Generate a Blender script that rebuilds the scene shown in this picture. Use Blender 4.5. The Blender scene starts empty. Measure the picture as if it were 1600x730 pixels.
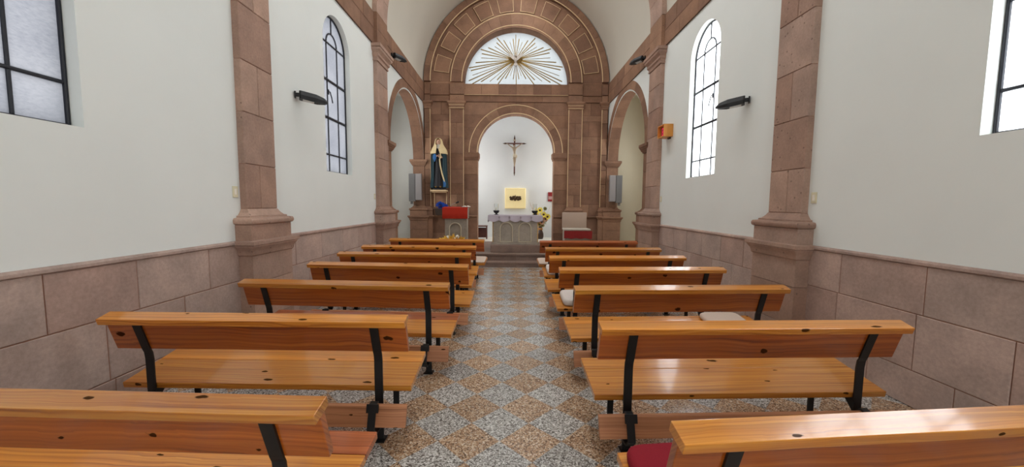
import bpy, bmesh, math, random
from mathutils import Vector, Matrix, noise
PI = math.pi
random.seed(7)
SC = bpy.context.scene
COL = SC.collection

# ------------------------------------------------------------------ measures (metres)
W = 3.13            # half width of the nave
YA = 12.94          # face of the sanctuary arch wall
YB = -4.6           # entrance wall
ZS = 5.67           # springing of the vault / top of the entablature
ZF = 0.31           # sanctuary floor
YC = 14.75          # back wall of the chancel

# ------------------------------------------------------------------ node helpers
def new_mat(name):
    m = bpy.data.materials.new(name); m.use_nodes = True
    nt = m.node_tree; nt.nodes.clear()
    out = nt.nodes.new('ShaderNodeOutputMaterial')
    b = nt.nodes.new('ShaderNodeBsdfPrincipled')
    nt.links.new(b.outputs[0], out.inputs[0])
    return m, nt, b, out

def N(nt, kind, **kw):
    n = nt.nodes.new('ShaderNode' + kind)
    for k, v in kw.items():
        if k.startswith('i_'):
            key = k[2:]
            key = int(key) if key.isdigit() else key.replace('_', ' ')
            n.inputs[key].default_value = v
        else:
            setattr(n, k, v)
    return n

def L(nt, a, b): nt.links.new(a, b)

def srgb(r, g, b):
    f = lambda c: (c/255/12.92) if c/255 <= .04045 else ((c/255+.055)/1.055)**2.4
    return (f(r), f(g), f(b), 1)

def math_n(nt, op, a, b=None, clamp=False):
    n = N(nt, 'Math', operation=op); n.use_clamp = clamp
    for i, v in enumerate((a, b)):
        if v is None: continue
        if hasattr(v, 'is_output'): L(nt, v, n.inputs[i])
        else: n.inputs[i].default_value = v
    return n.outputs[0]

def mixc(nt, fac, a, b, blend='MIX'):
    n = N(nt, 'Mix', data_type='RGBA', blend_type=blend)
    for v, s in ((fac, n.inputs[0]), (a, n.inputs[6]), (b, n.inputs[7])):
        if hasattr(v, 'is_output'): L(nt, v, s)
        else: s.default_value = v
    return n.outputs[2]

def ramp(nt, src, stops):
    n = N(nt, 'ValToRGB'); cr = n.color_ramp
    while len(cr.elements) > 1: cr.elements.remove(cr.elements[-1])
    cr.elements[0].position, cr.elements[0].color = stops[0]
    for p, c in stops[1:]:
        e = cr.elements.new(p); e.color = c
    L(nt, src, n.inputs[0]); return n.outputs[0]

def bump(nt, b, h, strength, dist=.01):
    n = N(nt, 'Bump', i_Strength=strength, i_Distance=dist)
    L(nt, h, n.inputs['Height']); L(nt, n.outputs[0], b.inputs['Normal'])

def plain(name, col, rough=.6, metal=0.0, spec=.5, noise_amt=.12, noise_scale=18, bmp=.1):
    m, nt, b, o = new_mat(name)
    tc = N(nt, 'TexCoord')
    nz = N(nt, 'TexNoise', i_Scale=noise_scale, i_Detail=4.0); L(nt, tc.outputs['Object'], nz.inputs['Vector'])
    dark = tuple(c*(1-noise_amt) for c in col[:3]) + (1,)
    lite = tuple(min(1, c*(1+noise_amt)) for c in col[:3]) + (1,)
    L(nt, mixc(nt, nz.outputs[0], dark, lite), b.inputs['Base Color'])
    b.inputs['Roughness'].default_value = rough; b.inputs['Metallic'].default_value = metal
    b.inputs['Specular IOR Level'].default_value = spec
    if bmp: bump(nt, b, nz.outputs[0], bmp, .004)
    return m

def stone_mat(name, c_lo, c_hi, c_alt, rough=.85):
    """carved volcanic stone: every block has its own tint (attribute tone), fine grain and small pits"""
    m, nt, b, o = new_mat(name)
    at = N(nt, 'Attribute', attribute_name='tone')
    sep = N(nt, 'SeparateColor'); L(nt, at.outputs['Color'], sep.inputs[0])
    geo = N(nt, 'NewGeometry')
    n1 = N(nt, 'TexNoise', i_Scale=2.6, i_Detail=5.0, i_Roughness=.6); L(nt, geo.outputs['Position'], n1.inputs['Vector'])
    n2 = N(nt, 'TexNoise', i_Scale=38.0, i_Detail=5.0, i_Roughness=.7); L(nt, geo.outputs['Position'], n2.inputs['Vector'])
    vo = N(nt, 'TexVoronoi', i_Scale=15.0); L(nt, geo.outputs['Position'], vo.inputs['Vector'])
    vs = N(nt, 'SeparateColor'); L(nt, vo.outputs['Color'], vs.inputs[0])
    base = mixc(nt, sep.outputs[0], c_lo, c_hi)
    base = mixc(nt, math_n(nt, 'MULTIPLY', sep.outputs[1], .65), base, c_alt)
    lo = ramp(nt, n1.outputs[0], [(.3, (.80, .80, .80, 1)), (.7, (1.16, 1.14, 1.12, 1))])
    base = mixc(nt, 1.0, base, lo, 'MULTIPLY')
    g = ramp(nt, n2.outputs[0], [(.3, (.86, .86, .86, 1)), (.7, (1.12, 1.12, 1.12, 1))])
    base = mixc(nt, 1.0, base, g, 'MULTIPLY')
    pit = math_n(nt, 'MULTIPLY', math_n(nt, 'LESS_THAN', vo.outputs['Distance'], .17), math_n(nt, 'GREATER_THAN', vs.outputs[0], .80))
    base = mixc(nt, math_n(nt, 'MULTIPLY', pit, .6), base, (c_lo[0]*.35, c_lo[1]*.35, c_lo[2]*.35, 1))
    L(nt, base, b.inputs['Base Color'])
    b.inputs['Roughness'].default_value = rough; b.inputs['Specular IOR Level'].default_value = .25
    h = math_n(nt, 'SUBTRACT', n2.outputs[0], math_n(nt, 'MULTIPLY', pit, .8))
    bump(nt, b, h, .35, .006)
    return m

def wood_mat(name, c_dark, c_mid, c_lite, rough=.3, coat=.8, knots=.45):
    """varnished pine: grain runs along local X, oval knots, each plank different"""
    m, nt, b, o = new_mat(name)
    tc = N(nt, 'TexCoord'); oi = N(nt, 'ObjectInfo')
    s = N(nt, 'SeparateXYZ'); L(nt, tc.outputs['Object'], s.inputs[0])
    yz = math_n(nt, 'ADD', s.outputs[1], s.outputs[2])
    rnd = math_n(nt, 'MULTIPLY', oi.outputs['Random'], 37.0)
    # knots
    kx = math_n(nt, 'ADD', math_n(nt, 'MULTIPLY', s.outputs[0], 2.7), rnd)
    ky = math_n(nt, 'ADD', math_n(nt, 'MULTIPLY', yz, 6.5), rnd)
    kn = N(nt, 'TexNoise', i_Scale=26.0, i_Detail=1.0); L(nt, tc.outputs['Object'], kn.inputs['Vector'])
    kw = math_n(nt, 'MULTIPLY', math_n(nt, 'SUBTRACT', kn.outputs[0], .5), .10)
    kv = N(nt, 'CombineXYZ'); L(nt, math_n(nt, 'ADD', kx, kw), kv.inputs[0]); L(nt, math_n(nt, 'SUBTRACT', ky, kw), kv.inputs[1])
    vo = N(nt, 'TexVoronoi', voronoi_dimensions='2D', i_Scale=1.0); L(nt, kv.outputs[0], vo.inputs['Vector'])
    vs = N(nt, 'SeparateColor'); L(nt, vo.outputs['Color'], vs.inputs[0])
    has = math_n(nt, 'GREATER_THAN', vs.outputs[0], knots)
    size = math_n(nt, 'ADD', math_n(nt, 'MULTIPLY', vs.outputs[1], .075), .032)
    kd = math_n(nt, 'DIVIDE', vo.outputs['Distance'], size)
    core = math_n(nt, 'MULTIPLY', math_n(nt, 'MULTIPLY', math_n(nt, 'SUBTRACT', 1.05, kd), 3.5, True), has)
    halo = math_n(nt, 'MULTIPLY', math_n(nt, 'DIVIDE', math_n(nt, 'SUBTRACT', 6.0, kd, True), 6.0), has)
    # grain
    gx = math_n(nt, 'ADD', math_n(nt, 'MULTIPLY', s.outputs[0], .8), rnd)
    warp = N(nt, 'TexNoise', noise_dimensions='2D', i_Scale=1.6, i_Detail=2.0); 
    wv = N(nt, 'CombineXYZ'); L(nt, gx, wv.inputs[0]); L(nt, math_n(nt, 'MULTIPLY', yz, 1.6), wv.inputs[1]); L(nt, wv.outputs[0], warp.inputs['Vector'])
    gy = math_n(nt, 'ADD', math_n(nt, 'MULTIPLY', yz, 85.0), math_n(nt, 'MULTIPLY', warp.outputs[0], 5.0))
    gy = math_n(nt, 'ADD', gy, math_n(nt, 'MULTIPLY', halo, 2.0))
    gv = N(nt, 'CombineXYZ'); L(nt, gx, gv.inputs[0]); L(nt, gy, gv.inputs[1]); L(nt, rnd, gv.inputs[2])
    n1 = N(nt, 'TexNoise', i_Scale=1.0, i_Detail=3.0, i_Roughness=.55); L(nt, gv.outputs[0], n1.inputs['Vector'])
    n2 = N(nt, 'TexNoise', i_Scale=.22, i_Detail=2.0); L(nt, gv.outputs[0], n2.inputs['Vector'])
    c = ramp(nt, n1.outputs[0], [(.28, c_dark), (.44, c_mid), (.70, c_lite)])
    sh = ramp(nt, n2.outputs[0], [(.3, (.82, .78, .74, 1)), (.7, (1.12, 1.1, 1.08, 1))])
    c = mixc(nt, 1.0, c, sh, 'MULTIPLY')
    tv = math_n(nt, 'ADD', math_n(nt, 'MULTIPLY', oi.outputs['Random'], .34), .80)
    tvc = N(nt, 'CombineColor'); L(nt, tv, tvc.inputs[0]); L(nt, tv, tvc.inputs[1]); L(nt, tv, tvc.inputs[2])
    c = mixc(nt, 1.0, c, tvc.outputs[0], 'MULTIPLY')
    c = mixc(nt, math_n(nt, 'MULTIPLY', halo, .35), c, c_dark)
    c = mixc(nt, math_n(nt, 'MULTIPLY', core, .93), c, (.026, .010, .004, 1))
    L(nt, c, b.inputs['Base Color'])
    b.inputs['Roughness'].default_value = rough
    L(nt, math_n(nt, 'MULTIPLY', math_n(nt, 'SUBTRACT', 1.0, math_n(nt, 'MULTIPLY', core, .8)), coat), b.inputs['Coat Weight']); b.inputs['Coat Roughness'].default_value = .09
    L(nt, math_n(nt, 'MULTIPLY', math_n(nt, 'SUBTRACT', 1.0, core), .5), b.inputs['Specular IOR Level'])
    bump(nt, b, n1.outputs[0], .03, .002)
    return m

# ------------------------------------------------------------------ materials
M = {}
M['stone'] = stone_mat('cantera_stone', srgb(154, 123, 107), srgb(180, 149, 131), srgb(168, 145, 133))
M['stone_dado'] = stone_mat('dado_stone', srgb(165, 137, 126), srgb(188, 162, 150), srgb(174, 158, 149))
M['stone_apse'] = stone_mat('apse_stone', srgb(132, 98, 77), srgb(162, 126, 101), srgb(124, 94, 78))
M['mortar'] = plain('mortar', srgb(140, 98, 78), .9)
M['mortar_dark'] = plain('mortar_dark', srgb(88, 62, 48), .9)
M['stone_edge'] = plain('pale_stone_highlight', srgb(226, 196, 152), .6)
M['stone_grey'] = stone_mat('grey_altar_stone', srgb(158, 148, 134), srgb(168, 158, 144), srgb(160, 150, 138), .7)
M['stone_pale'] = plain('pale_trim_stone', srgb(196, 184, 160), .6)
M['step_stone'] = stone_mat('step_stone', srgb(128, 106, 94), srgb(140, 116, 103), srgb(130, 112, 102), .5)

def plaster(name, col):
    m, nt, b, o = new_mat(name)
    geo = N(nt, 'NewGeometry')
    n1 = N(nt, 'TexNoise', i_Scale=1.1, i_Detail=5.0); L(nt, geo.outputs['Position'], n1.inputs['Vector'])
    n2 = N(nt, 'TexNoise', i_Scale=9.0, i_Detail=4.0); L(nt, geo.outputs['Position'], n2.inputs['Vector'])
    v = ramp(nt, n1.outputs[0], [(.35, tuple(c*.965 for c in col[:3])+(1,)), (.65, col)])
    L(nt, v, b.inputs['Base Color']); b.inputs['Roughness'].default_value = .75
    b.inputs['Specular IOR Level'].default_value = .2
    bump(nt, b, n2.outputs[0], .12, .01)
    return m
M['plaster'] = plaster('white_plaster', (.775, .80, .765, 1))
M['plaster_cream'] = plaster('cream_plaster', (.73, .665, .50, 1)); M['plaster_green'] = plaster('pale_green_plaster', (.71, .705, .65, 1))
M['plaster_vault'] = plaster('shaded_vault_plaster', (.58, .54, .455, 1))  # same plaster as the walls, greyed in colour for the vault's shade
M['plaster_chancel'] = plaster('chancel_plaster', (.80, .82, .82, 1))
M['wood'] = wood_mat('varnished_pine', srgb(158, 88, 24), srgb(194, 120, 38), srgb(218, 154, 62))
M['wood_back'] = wood_mat('shaded_back_pine', srgb(130, 58, 12), srgb(166, 82, 18), srgb(190, 106, 32))  # redder backrest boards, with their shade also darkened into the colour
M['wood_red'] = wood_mat('reddish_pine', srgb(120, 52, 20), srgb(160, 80, 34), srgb(190, 104, 50))
M['wood_kneel'] = wood_mat('worn_kneeler_pine', srgb(140, 86, 54), srgb(172, 114, 76), srgb(190, 134, 94), .5, .1, .75)
M['iron'] = plain('black_iron', srgb(15, 15, 16), .45, 0, .5, .1, 40, .05)
M['bar'] = plain('window_bar_paint', srgb(15, 17, 28), .45, 0, .5, .1, 40, .0)
M['black_plastic'] = plain('black_plastic', srgb(14, 14, 15), .55, 0, .5, .1, 30, 0)
M['lens'] = plain('lamp_lens', srgb(190, 190, 186), .25)
M['chrome'] = plain('bright_metal', (.7, .7, .7, 1), .25, 1.0)
M['white_fabric'] = plain('white_cushion_fabric', srgb(214, 204, 196), .9, 0, .2, .06, 60, .25)
M['cream_fabric'] = plain('cream_pad_fabric', srgb(206, 186, 170), .9, 0, .2, .06, 60, .25)
M['maroon_fabric'] = plain('maroon_fabric', srgb(140, 26, 40), .85, 0, .25, .12, 120, .3)
M['red_cloth'] = plain('red_cloth', srgb(184, 52, 34), .85, 0, .2, .08, 60, .2)
M['lace'] = plain('lilac_lace', srgb(190, 180, 190), .9, 0, .2, .16, 110, .3)
M['lace_dark'] = plain('lace_cross', srgb(140, 124, 128), .9, 0, .2, .1, 60, 0)
M['gold'] = plain('gilding', srgb(206, 158, 70), .35, .75, .5, .15, 20, .1)
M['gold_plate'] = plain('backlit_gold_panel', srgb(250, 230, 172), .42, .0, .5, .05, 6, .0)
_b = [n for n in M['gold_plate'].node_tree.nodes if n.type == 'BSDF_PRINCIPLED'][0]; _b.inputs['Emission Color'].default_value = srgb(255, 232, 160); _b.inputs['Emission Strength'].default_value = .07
M['bronze'] = plain('dark_bronze', srgb(70, 50, 28), .45, .5, .5, .3, 60, .3)
M['shaded_gold'] = plain('shaded_gilding', srgb(140, 112, 60), .5, .6, .4, .2, 20, .1)  # gilding darkened in its colour to stand for backlit rays
M['corpus'] = plain('aged_ivory_figure', srgb(160, 140, 116), .5)
M['dove'] = plain('dove_plaster', srgb(200, 190, 180), .6)
M['dark_wood'] = plain('dark_red_wood', srgb(92, 42, 28), .4, 0, .5, .3, 14, .05)
M['skin'] = plain('painted_skin', srgb(206, 164, 138), .5, 0, .4, .08, 10, 0)
M['cream_veil'] = plain('cream_veil', srgb(224, 202, 154), .7, 0, .3, .12, 14, .1)
M['teal_robe'] = plain('dark_teal_mantle', srgb(18, 52, 60), .55, 0, .4, .3, 16, .1)
M['black_robe'] = plain('black_dress', srgb(26, 22, 26), .6, 0, .4, .2, 16, .1)
M['blue_paint'] = plain('bright_blue_paint', srgb(32, 98, 158), .5)
M['blue_flower'] = plain('blue_petals', srgb(22, 70, 170), .6, 0, .3, .4, 30, .1)
M['gold_flower'] = plain('golden_leaves', srgb(226, 178, 60), .45, .1, .5, .3, 30, .1)
M['white_flower'] = plain('white_petals', srgb(236, 230, 216), .6)
M['yellow_flower'] = plain('yellow_petals', srgb(246, 222, 84), .6)
M['brown_seed'] = plain('dark_seed_head', srgb(80, 40, 20), .8)
M['straw'] = plain('dry_stalks', srgb(196, 140, 70), .7)
M['leaf'] = plain('olive_leaves', srgb(110, 112, 44), .6)
M['dark_pot'] = plain('dark_glazed_pot', srgb(60, 40, 28), .3)
M['amber'] = plain('amber_glaze', srgb(170, 110, 50), .3)
M['grey_metal'] = plain('grey_speaker_metal', srgb(150, 144, 142), .5, 0, .4, .06, 200, .1)
M['grey_dark'] = plain('dark_speaker_side', srgb(112, 110, 108), .5, 0, .4, .06, 200, .1)
M['ivory_plastic'] = plain('ivory_plastic', srgb(214, 206, 174), .45)
M['orange_wood'] = plain('orange_stained_wood', srgb(206, 138, 58), .4, 0, .5, .15, 12, 0)
M['planter'] = plain('dark_planter', srgb(58, 44, 34), .6)
M['red_sign'] = plain('red_plaque', srgb(140, 26, 30), .5)
M['sign_white'] = plain('pale_sign_lettering', srgb(226, 206, 200), .6)

def led():
    m, nt, b, o = new_mat('red_led_digits')
    b.inputs['Base Color'].default_value = srgb(200, 40, 70)
    b.inputs['Emission Color'].default_value = srgb(226, 50, 92); b.inputs['Emission Strength'].default_value = .35
    return m
M['led'] = led()

def glass():
    m, nt, b, o = new_mat('clear_glass')
    b.inputs['Base Color'].default_value = (.95, .97, .97, 1); b.inputs['Roughness'].default_value = .03
    b.inputs['Transmission Weight'].default_value = 1.0; b.inputs['IOR'].default_value = 1.2
    return m
M['glass'] = glass()

def pane(name, c0, c1, scale=16):
    """frosted hammered glass: daylight from outside diffuses through it"""
    m, nt, b, o = new_mat(name)
    geo = N(nt, 'NewGeometry')
    mp = N(nt, 'Mapping'); mp.inputs['Scale'].default_value = (1, 1, 2.6); L(nt, geo.outputs['Position'], mp.inputs[0])
    n1 = N(nt, 'TexNoise', i_Scale=scale, i_Detail=4.0, i_Roughness=.65); L(nt, mp.outputs[0], n1.inputs['Vector'])
    n2 = N(nt, 'TexNoise', i_Scale=2.2, i_Detail=3.0); L(nt, geo.outputs['Position'], n2.inputs['Vector'])
    f = math_n(nt, 'ADD', math_n(nt, 'MULTIPLY', n1.outputs[0], .5), math_n(nt, 'MULTIPLY', n2.outputs[0], .5))
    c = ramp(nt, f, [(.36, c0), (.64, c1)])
    tr = N(nt, 'BsdfTranslucent'); L(nt, c, tr.inputs[0])
    gl = N(nt, 'BsdfGlossy'); gl.inputs['Roughness'].default_value = .35; gl.inputs[0].default_value = (.8, .8, .8, 1)
    bp = N(nt, 'Bump', i_Strength=.4, i_Distance=.01); L(nt, n1.outputs[0], bp.inputs['Height']); L(nt, bp.outputs[0], gl.inputs['Normal'])
    mx = N(nt, 'MixShader'); mx.inputs[0].default_value = .03
    L(nt, tr.outputs[0], mx.inputs[1]); L(nt, gl.outputs[0], mx.inputs[2]); L(nt, mx.outputs[0], o.inputs[0])
    return m
SKY = 6.5     # sky radiance
EXPO = .74
def pc(r, g, b): 
    c = srgb(r, g, b); return tuple(x/SKY/2**EXPO for x in c[:3]) + (1,)
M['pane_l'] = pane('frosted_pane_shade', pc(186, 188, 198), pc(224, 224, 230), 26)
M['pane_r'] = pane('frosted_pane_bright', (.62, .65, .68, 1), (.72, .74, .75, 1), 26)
M['pane_lun'] = pane('white_lunette_glass', pc(236, 242, 242), pc(246, 250, 250), 3)

def terrazzo():
    m, nt, b, o = new_mat('terrazzo_tiles')
    geo = N(nt, 'NewGeometry'); s = N(nt, 'SeparateXYZ'); L(nt, geo.outputs['Position'], s.inputs[0])
    D = .42426
    u = math_n(nt, 'DIVIDE', math_n(nt, 'SUBTRACT', s.outputs[0], -.2244), D)
    v = math_n(nt, 'DIVIDE', math_n(nt, 'SUBTRACT', s.outputs[1], 2.4432), D)
    a = math_n(nt, 'ADD', u, v); c = math_n(nt, 'SUBTRACT', u, v)
    fa = math_n(nt, 'FLOOR', a); fc = math_n(nt, 'FLOOR', c)
    par = math_n(nt, 'FLOORED_MODULO', math_n(nt, 'ADD', fa, fc), 2.0)     # 0 brown, 1 grey
    # joints
    ja = math_n(nt, 'ABSOLUTE', math_n(nt, 'SUBTRACT', math_n(nt, 'FRACT', a), .5))
    jc = math_n(nt, 'ABSOLUTE', math_n(nt, 'SUBTRACT', math_n(nt, 'FRACT', c), .5))
    joint = math_n(nt, 'GREATER_THAN', math_n(nt, 'MAXIMUM', ja, jc), .494)
    # tile shade
    wn = N(nt, 'TexWhiteNoise', noise_dimensions='2D'); cv = N(nt, 'CombineXYZ'); L(nt, fa, cv.inputs[0]); L(nt, fc, cv.inputs[1]); L(nt, cv.outputs[0], wn.inputs['Vector'])
    # chips
    nz = N(nt, 'TexNoise', i_Scale=60.0, i_Detail=2.0); L(nt, geo.outputs['Position'], nz.inputs['Vector'])
    wp = N(nt, 'Mix', data_type='VECTOR'); wp.inputs[0].default_value = .012
    L(nt, geo.outputs['Position'], wp.inputs[4]); L(nt, nz.outputs['Color'], wp.inputs[5])
    vo = N(nt, 'TexVoronoi', i_Scale=120.0); L(nt, wp.outputs[1], vo.inputs['Vector'])
    vs = N(nt, 'SeparateColor'); L(nt, vo.outputs['Color'], vs.inputs[0])
    r = vs.outputs[0]
    grey = ramp(nt, r, [(0, srgb(78, 73, 68)), (.18, srgb(104, 99, 93)), (.34, srgb(148, 144, 138)), (.64, srgb(176, 173, 167)), (.86, srgb(206, 204, 199)), (1, srgb(226, 224, 220))])
    brown = ramp(nt, r, [(0, srgb(88, 66, 50)), (.18, srgb(122, 92, 68)), (.36, srgb(158, 118, 84)), (.66, srgb(184, 146, 108)), (.88, srgb(206, 180, 148)), (1, srgb(222, 206, 182))])
    col = mixc(nt, math_n(nt, 'ADD', math_n(nt, 'MULTIPLY', par, .84), .12), brown, grey)
    tv = math_n(nt, 'ADD', math_n(nt, 'MULTIPLY', wn.outputs[0], .26), .87)
    tvc = N(nt, 'CombineColor'); [L(nt, tv, tvc.inputs[i]) for i in range(3)]
    col = mixc(nt, 1.0, col, tvc.outputs[0], 'MULTIPLY')
    col = mixc(nt, math_n(nt, 'MULTIPLY', joint, .12), col, srgb(120, 108, 96))
    L(nt, col, b.inputs['Base Color'])
    b.inputs['Roughness'].default_value = .22; b.inputs['Specular IOR Level'].default_value = .65
    b.inputs['Coat Weight'].default_value = .25; b.inputs['Coat Roughness'].default_value = .22
    return m
M['terrazzo'] = terrazzo()

# ------------------------------------------------------------------ mesh helpers
def BM():
    bm = bmesh.new(); bm.loops.layers.float_color.new('tone'); return bm

def paint(bm, faces, t, mi=0, smooth=False):
    ly = bm.loops.layers.float_color['tone']
    for f in faces:
        f.material_index = mi; f.smooth = smooth
        for l in f.loops: l[ly] = t

def tone(): return (random.random(), random.random(), random.random(), 1)

def obj(name, bm, mats, parent=None, smooth=None, loc=None):
    bmesh.ops.recalc_face_normals(bm, faces=bm.faces)
    me = bpy.data.meshes.new(name); bm.to_mesh(me); bm.free()
    for m in (mats if isinstance(mats, (list, tuple)) else [mats]): me.materials.append(m)
    if smooth:
        for p in me.polygons: p.use_smooth = True
        me.set_sharp_from_angle(angle=math.radians(smooth))
    o = bpy.data.objects.new(name, me); COL.objects.link(o)
    if parent: o.parent = parent
    if loc: o.location = loc
    return o

def empty(name, loc=(0, 0, 0), rz=0):
    o = bpy.data.objects.new(name, None); COL.objects.link(o)
    o.location = loc; o.rotation_euler = (0, 0, rz); o.empty_display_size = .2
    return o

def thing(o, label, cat, group=None):
    o['label'] = label; o['category'] = cat
    if group: o['group'] = group
    return o

def struct(o, label, cat):
    o['kind'] = 'structure'; o['label'] = label; o['category'] = cat
    return o

ID = lambda u, v, w: Vector((u, v, w))
PL = lambda u, v, w: Vector((-W + w, u, v))         # left wall: u = y, v = z, w = into the nave
PR = lambda u, v, w: Vector((W - w, u, v))
PA = lambda u, v, w: Vector((u, YA - w, v))         # arch wall: u = x, v = z, w = towards the nave
PX = lambda u, v, w: Vector((u, w, v))              # transverse ribs: w = y
PZ = lambda u, v, w: Vector((u, v, w))              # plan

def prism(bm, P, pts, w0, w1, t=None, mi=0):
    t = t or tone()
    a = [bm.verts.new(P(u, v, w0)) for u, v in pts]
    b = [bm.verts.new(P(u, v, w1)) for u, v in pts]
    n = len(pts); fs = [bm.faces.new(a[::-1]), bm.faces.new(b)]
    for i in range(n):
        j = (i+1) % n
        fs.append(bm.faces.new((a[i], a[j], b[j], b[i])))
    paint(bm, fs, t, mi); return fs

def block(bm, P, u0, u1, v0, v1, w0, w1, t=None, mi=0, ch=.006):
    """box with its front (w1) edges chamfered"""
    t = t or tone()
    ch = min(ch, (u1-u0)*.3, (v1-v0)*.3, abs(w1-w0)*.5)
    s = 1 if w1 > w0 else -1
    r = [[(u0, v0), (u1, v0), (u1, v1), (u0, v1)]]*2 + [[(u0+ch, v0+ch), (u1-ch, v0+ch), (u1-ch, v1-ch), (u0+ch, v1-ch)]]
    ws = [w0, w1-s*ch, w1]
    R = [[bm.verts.new(P(u, v, w)) for u, v in ring] for ring, w in zip(r, ws)]
    fs = [bm.faces.new(R[0][::-1]), bm.faces.new(R[2])]
    for k in (0, 1):
        for i in range(4):
            j = (i+1) % 4
            fs.append(bm.faces.new((R[k][i], R[k][j], R[k+1][j], R[k+1][i])))
    paint(bm, fs, t, mi); return fs

def box(bm, x0, x1, y0, y1, z0, z1, bev=0.0, t=None, mi=0, seg=1):
    t = t or tone()
    fs = prism(bm, PZ, [(x0, y0), (x1, y0), (x1, y1), (x0, y1)], z0, z1, t, mi)
    if bev > 0:
        es = list({e for f in fs for e in f.edges})
        r = bmesh.ops.bevel(bm, geom=es, offset=bev, segments=seg, affect='EDGES', profile=.5)
        paint(bm, r['faces'], t, mi)
    return fs

def vouss(bm, P, cu, cv, r0, r1, a0, a1, w0, w1, t=None, mi=0, n=4):
    pts = [(cu+r1*math.cos(a0+(a1-a0)*i/n), cv+r1*math.sin(a0+(a1-a0)*i/n)) for i in range(n+1)]
    pts += [(cu+r0*math.cos(a1+(a0-a1)*i/n), cv+r0*math.sin(a1+(a0-a1)*i/n)) for i in range(n+1)]
    return prism(bm, P, pts, w0, w1, t, mi)

def arch_ring(bm, P, cu, cv, r0, r1, w0, w1, count, gap=.004, a0=0, a1=PI, mi=0, n=4, jit=0):
    e = [a0+(a1-a0)*i/count for i in range(count+1)]
    for i in range(1, count): e[i] += random.uniform(-jit, jit)
    g = gap/((r0+r1)/2)/2
    for i in range(count): vouss(bm, P, cu, cv, r0, r1, e[i]+g, e[i+1]-g, w0, w1, None, mi, n)

def rows_of(bm, P, rows, u0, u1, length, w0, w1, gap=.006, mortar=.007, seed=1, ch=.005, halves=None):
    rnd = random.Random(seed)
    for k, (v0, v1) in enumerate(rows):
        off = (k % 2)*length*.5 + rnd.uniform(-.1, .1)*length
        cuts = []; u = u0 + length*.55 + off
        while u < u1 - .18:
            cuts.append(u); u += length*rnd.uniform(.82, 1.18)
        if cuts and cuts[0] - u0 < .16: cuts.pop(0)
        e = [u0] + cuts + [u1]
        for a, b in zip(e, e[1:]):
            block(bm, P, a+gap/2, b-gap/2, v0+gap/2, v1-gap/2, w0, w1+rnd.uniform(-.002, .002), None, 0, ch)
    box_w = w1 - mortar
    block(bm, P, u0+.002, u1-.002, rows[0][0]+.002, rows[-1][1]-.002, w0, box_w, (.5, .5, .5, 1), 1, .0005)

def ringmould(bm, P, u0, u1, pr, prof, t=None, mi=0, w0=0.0, closed_back=True):
    """profile (offset, height) swept round the three free sides of a pilaster"""
    t = t or tone(); rings = []
    for off, z in prof:
        rings.append([bm.verts.new(P(u, z, w)) for u, w in ((u0-off, w0), (u0-off, pr+off), (u1+off, pr+off), (u1+off, w0))])
    fs = [bm.faces.new(rings[0][::-1]), bm.faces.new(rings[-1])]
    for a, b in zip(rings, rings[1:]):
        for i in range(4 if closed_back else 3):
            j = (i+1) % 4
            fs.append(bm.faces.new((a[i], a[j], b[j], b[i])))
    paint(bm, fs, t, mi); return fs

def rectmould(bm, x0, x1, y0, y1, prof, t=None, mi=0):
    """profile swept round all four sides of a rectangle in plan"""
    t = t or tone(); rings = []
    for off, z in prof:
        rings.append([bm.verts.new((x, y, z)) for x, y in ((x0-off, y0-off), (x1+off, y0-off), (x1+off, y1+off), (x0-off, y1+off))])
    fs = [bm.faces.new(rings[0][::-1]), bm.faces.new(rings[-1])]
    for a, b in zip(rings, rings[1:]):
        for i in range(4):
            j = (i+1) % 4
            fs.append(bm.faces.new((a[i], a[j], b[j], b[i])))
    paint(bm, fs, t, mi); return fs

def tube(bm, pts, rad, n=10, t=None, mi=0, cap=True):
    """round bar through points; rad a number or a list"""
    t = t or (.5, .5, .5, 1); pts = [Vector(p) for p in pts]; rings = []
    up = Vector((0, 0, 1)); prev = None
    for i, p in enumerate(pts):
        d = (pts[min(i+1, len(pts)-1)] - pts[max(i-1, 0)]).normalized()
        if prev is None:
            a = d.orthogonal().normalized()
        else:
            a = (prev - d*prev.dot(d)).normalized()
        prev = a; b = d.cross(a); r = rad[i] if isinstance(rad, (list, tuple)) else rad
        rings.append([bm.verts.new(p + (a*math.cos(2*PI*k/n) + b*math.sin(2*PI*k/n))*r) for k in range(n)])
    fs = []
    for A, B in zip(rings, rings[1:]):
        for k in range(n):
            j = (k+1) % n
            fs.append(bm.faces.new((A[k], A[j], B[j], B[k])))
    if cap: fs += [bm.faces.new(rings[0][::-1]), bm.faces.new(rings[-1])]
    paint(bm, fs, t, mi); return fs

def lathe(bm, prof, c=(0, 0, 0), n=24, t=None, mi=0, sx=1, sy=1):
    t = t or (.5, .5, .5, 1); rings = []; c = Vector(c)
    for r, z in prof:
        rings.append([bm.verts.new(c + Vector((r*sx*math.cos(2*PI*k/n), r*sy*math.sin(2*PI*k/n), z))) for k in range(n)])
    fs = []
    for A, B in zip(rings, rings[1:]):
        for k in range(n):
            j = (k+1) % n
            fs.append(bm.faces.new((A[k], A[j], B[j], B[k])))
    fs += [bm.faces.new(rings[0][::-1]), bm.faces.new(rings[-1])]
    paint(bm, fs, t, mi); return fs

def ball(bm, c, r, seg=12, t=None, mi=0, scale=(1, 1, 1)):
    res = bmesh.ops.create_uvsphere(bm, u_segments=seg, v_segments=max(6, seg*2//3), radius=r, matrix=Matrix.Translation(Vector(c)) @ Matrix.Diagonal((*scale, 1)))
    fs = list({f for v in res['verts'] for f in v.link_faces})
    paint(bm, fs, t or (.5, .5, .5, 1), mi); return fs

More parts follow.
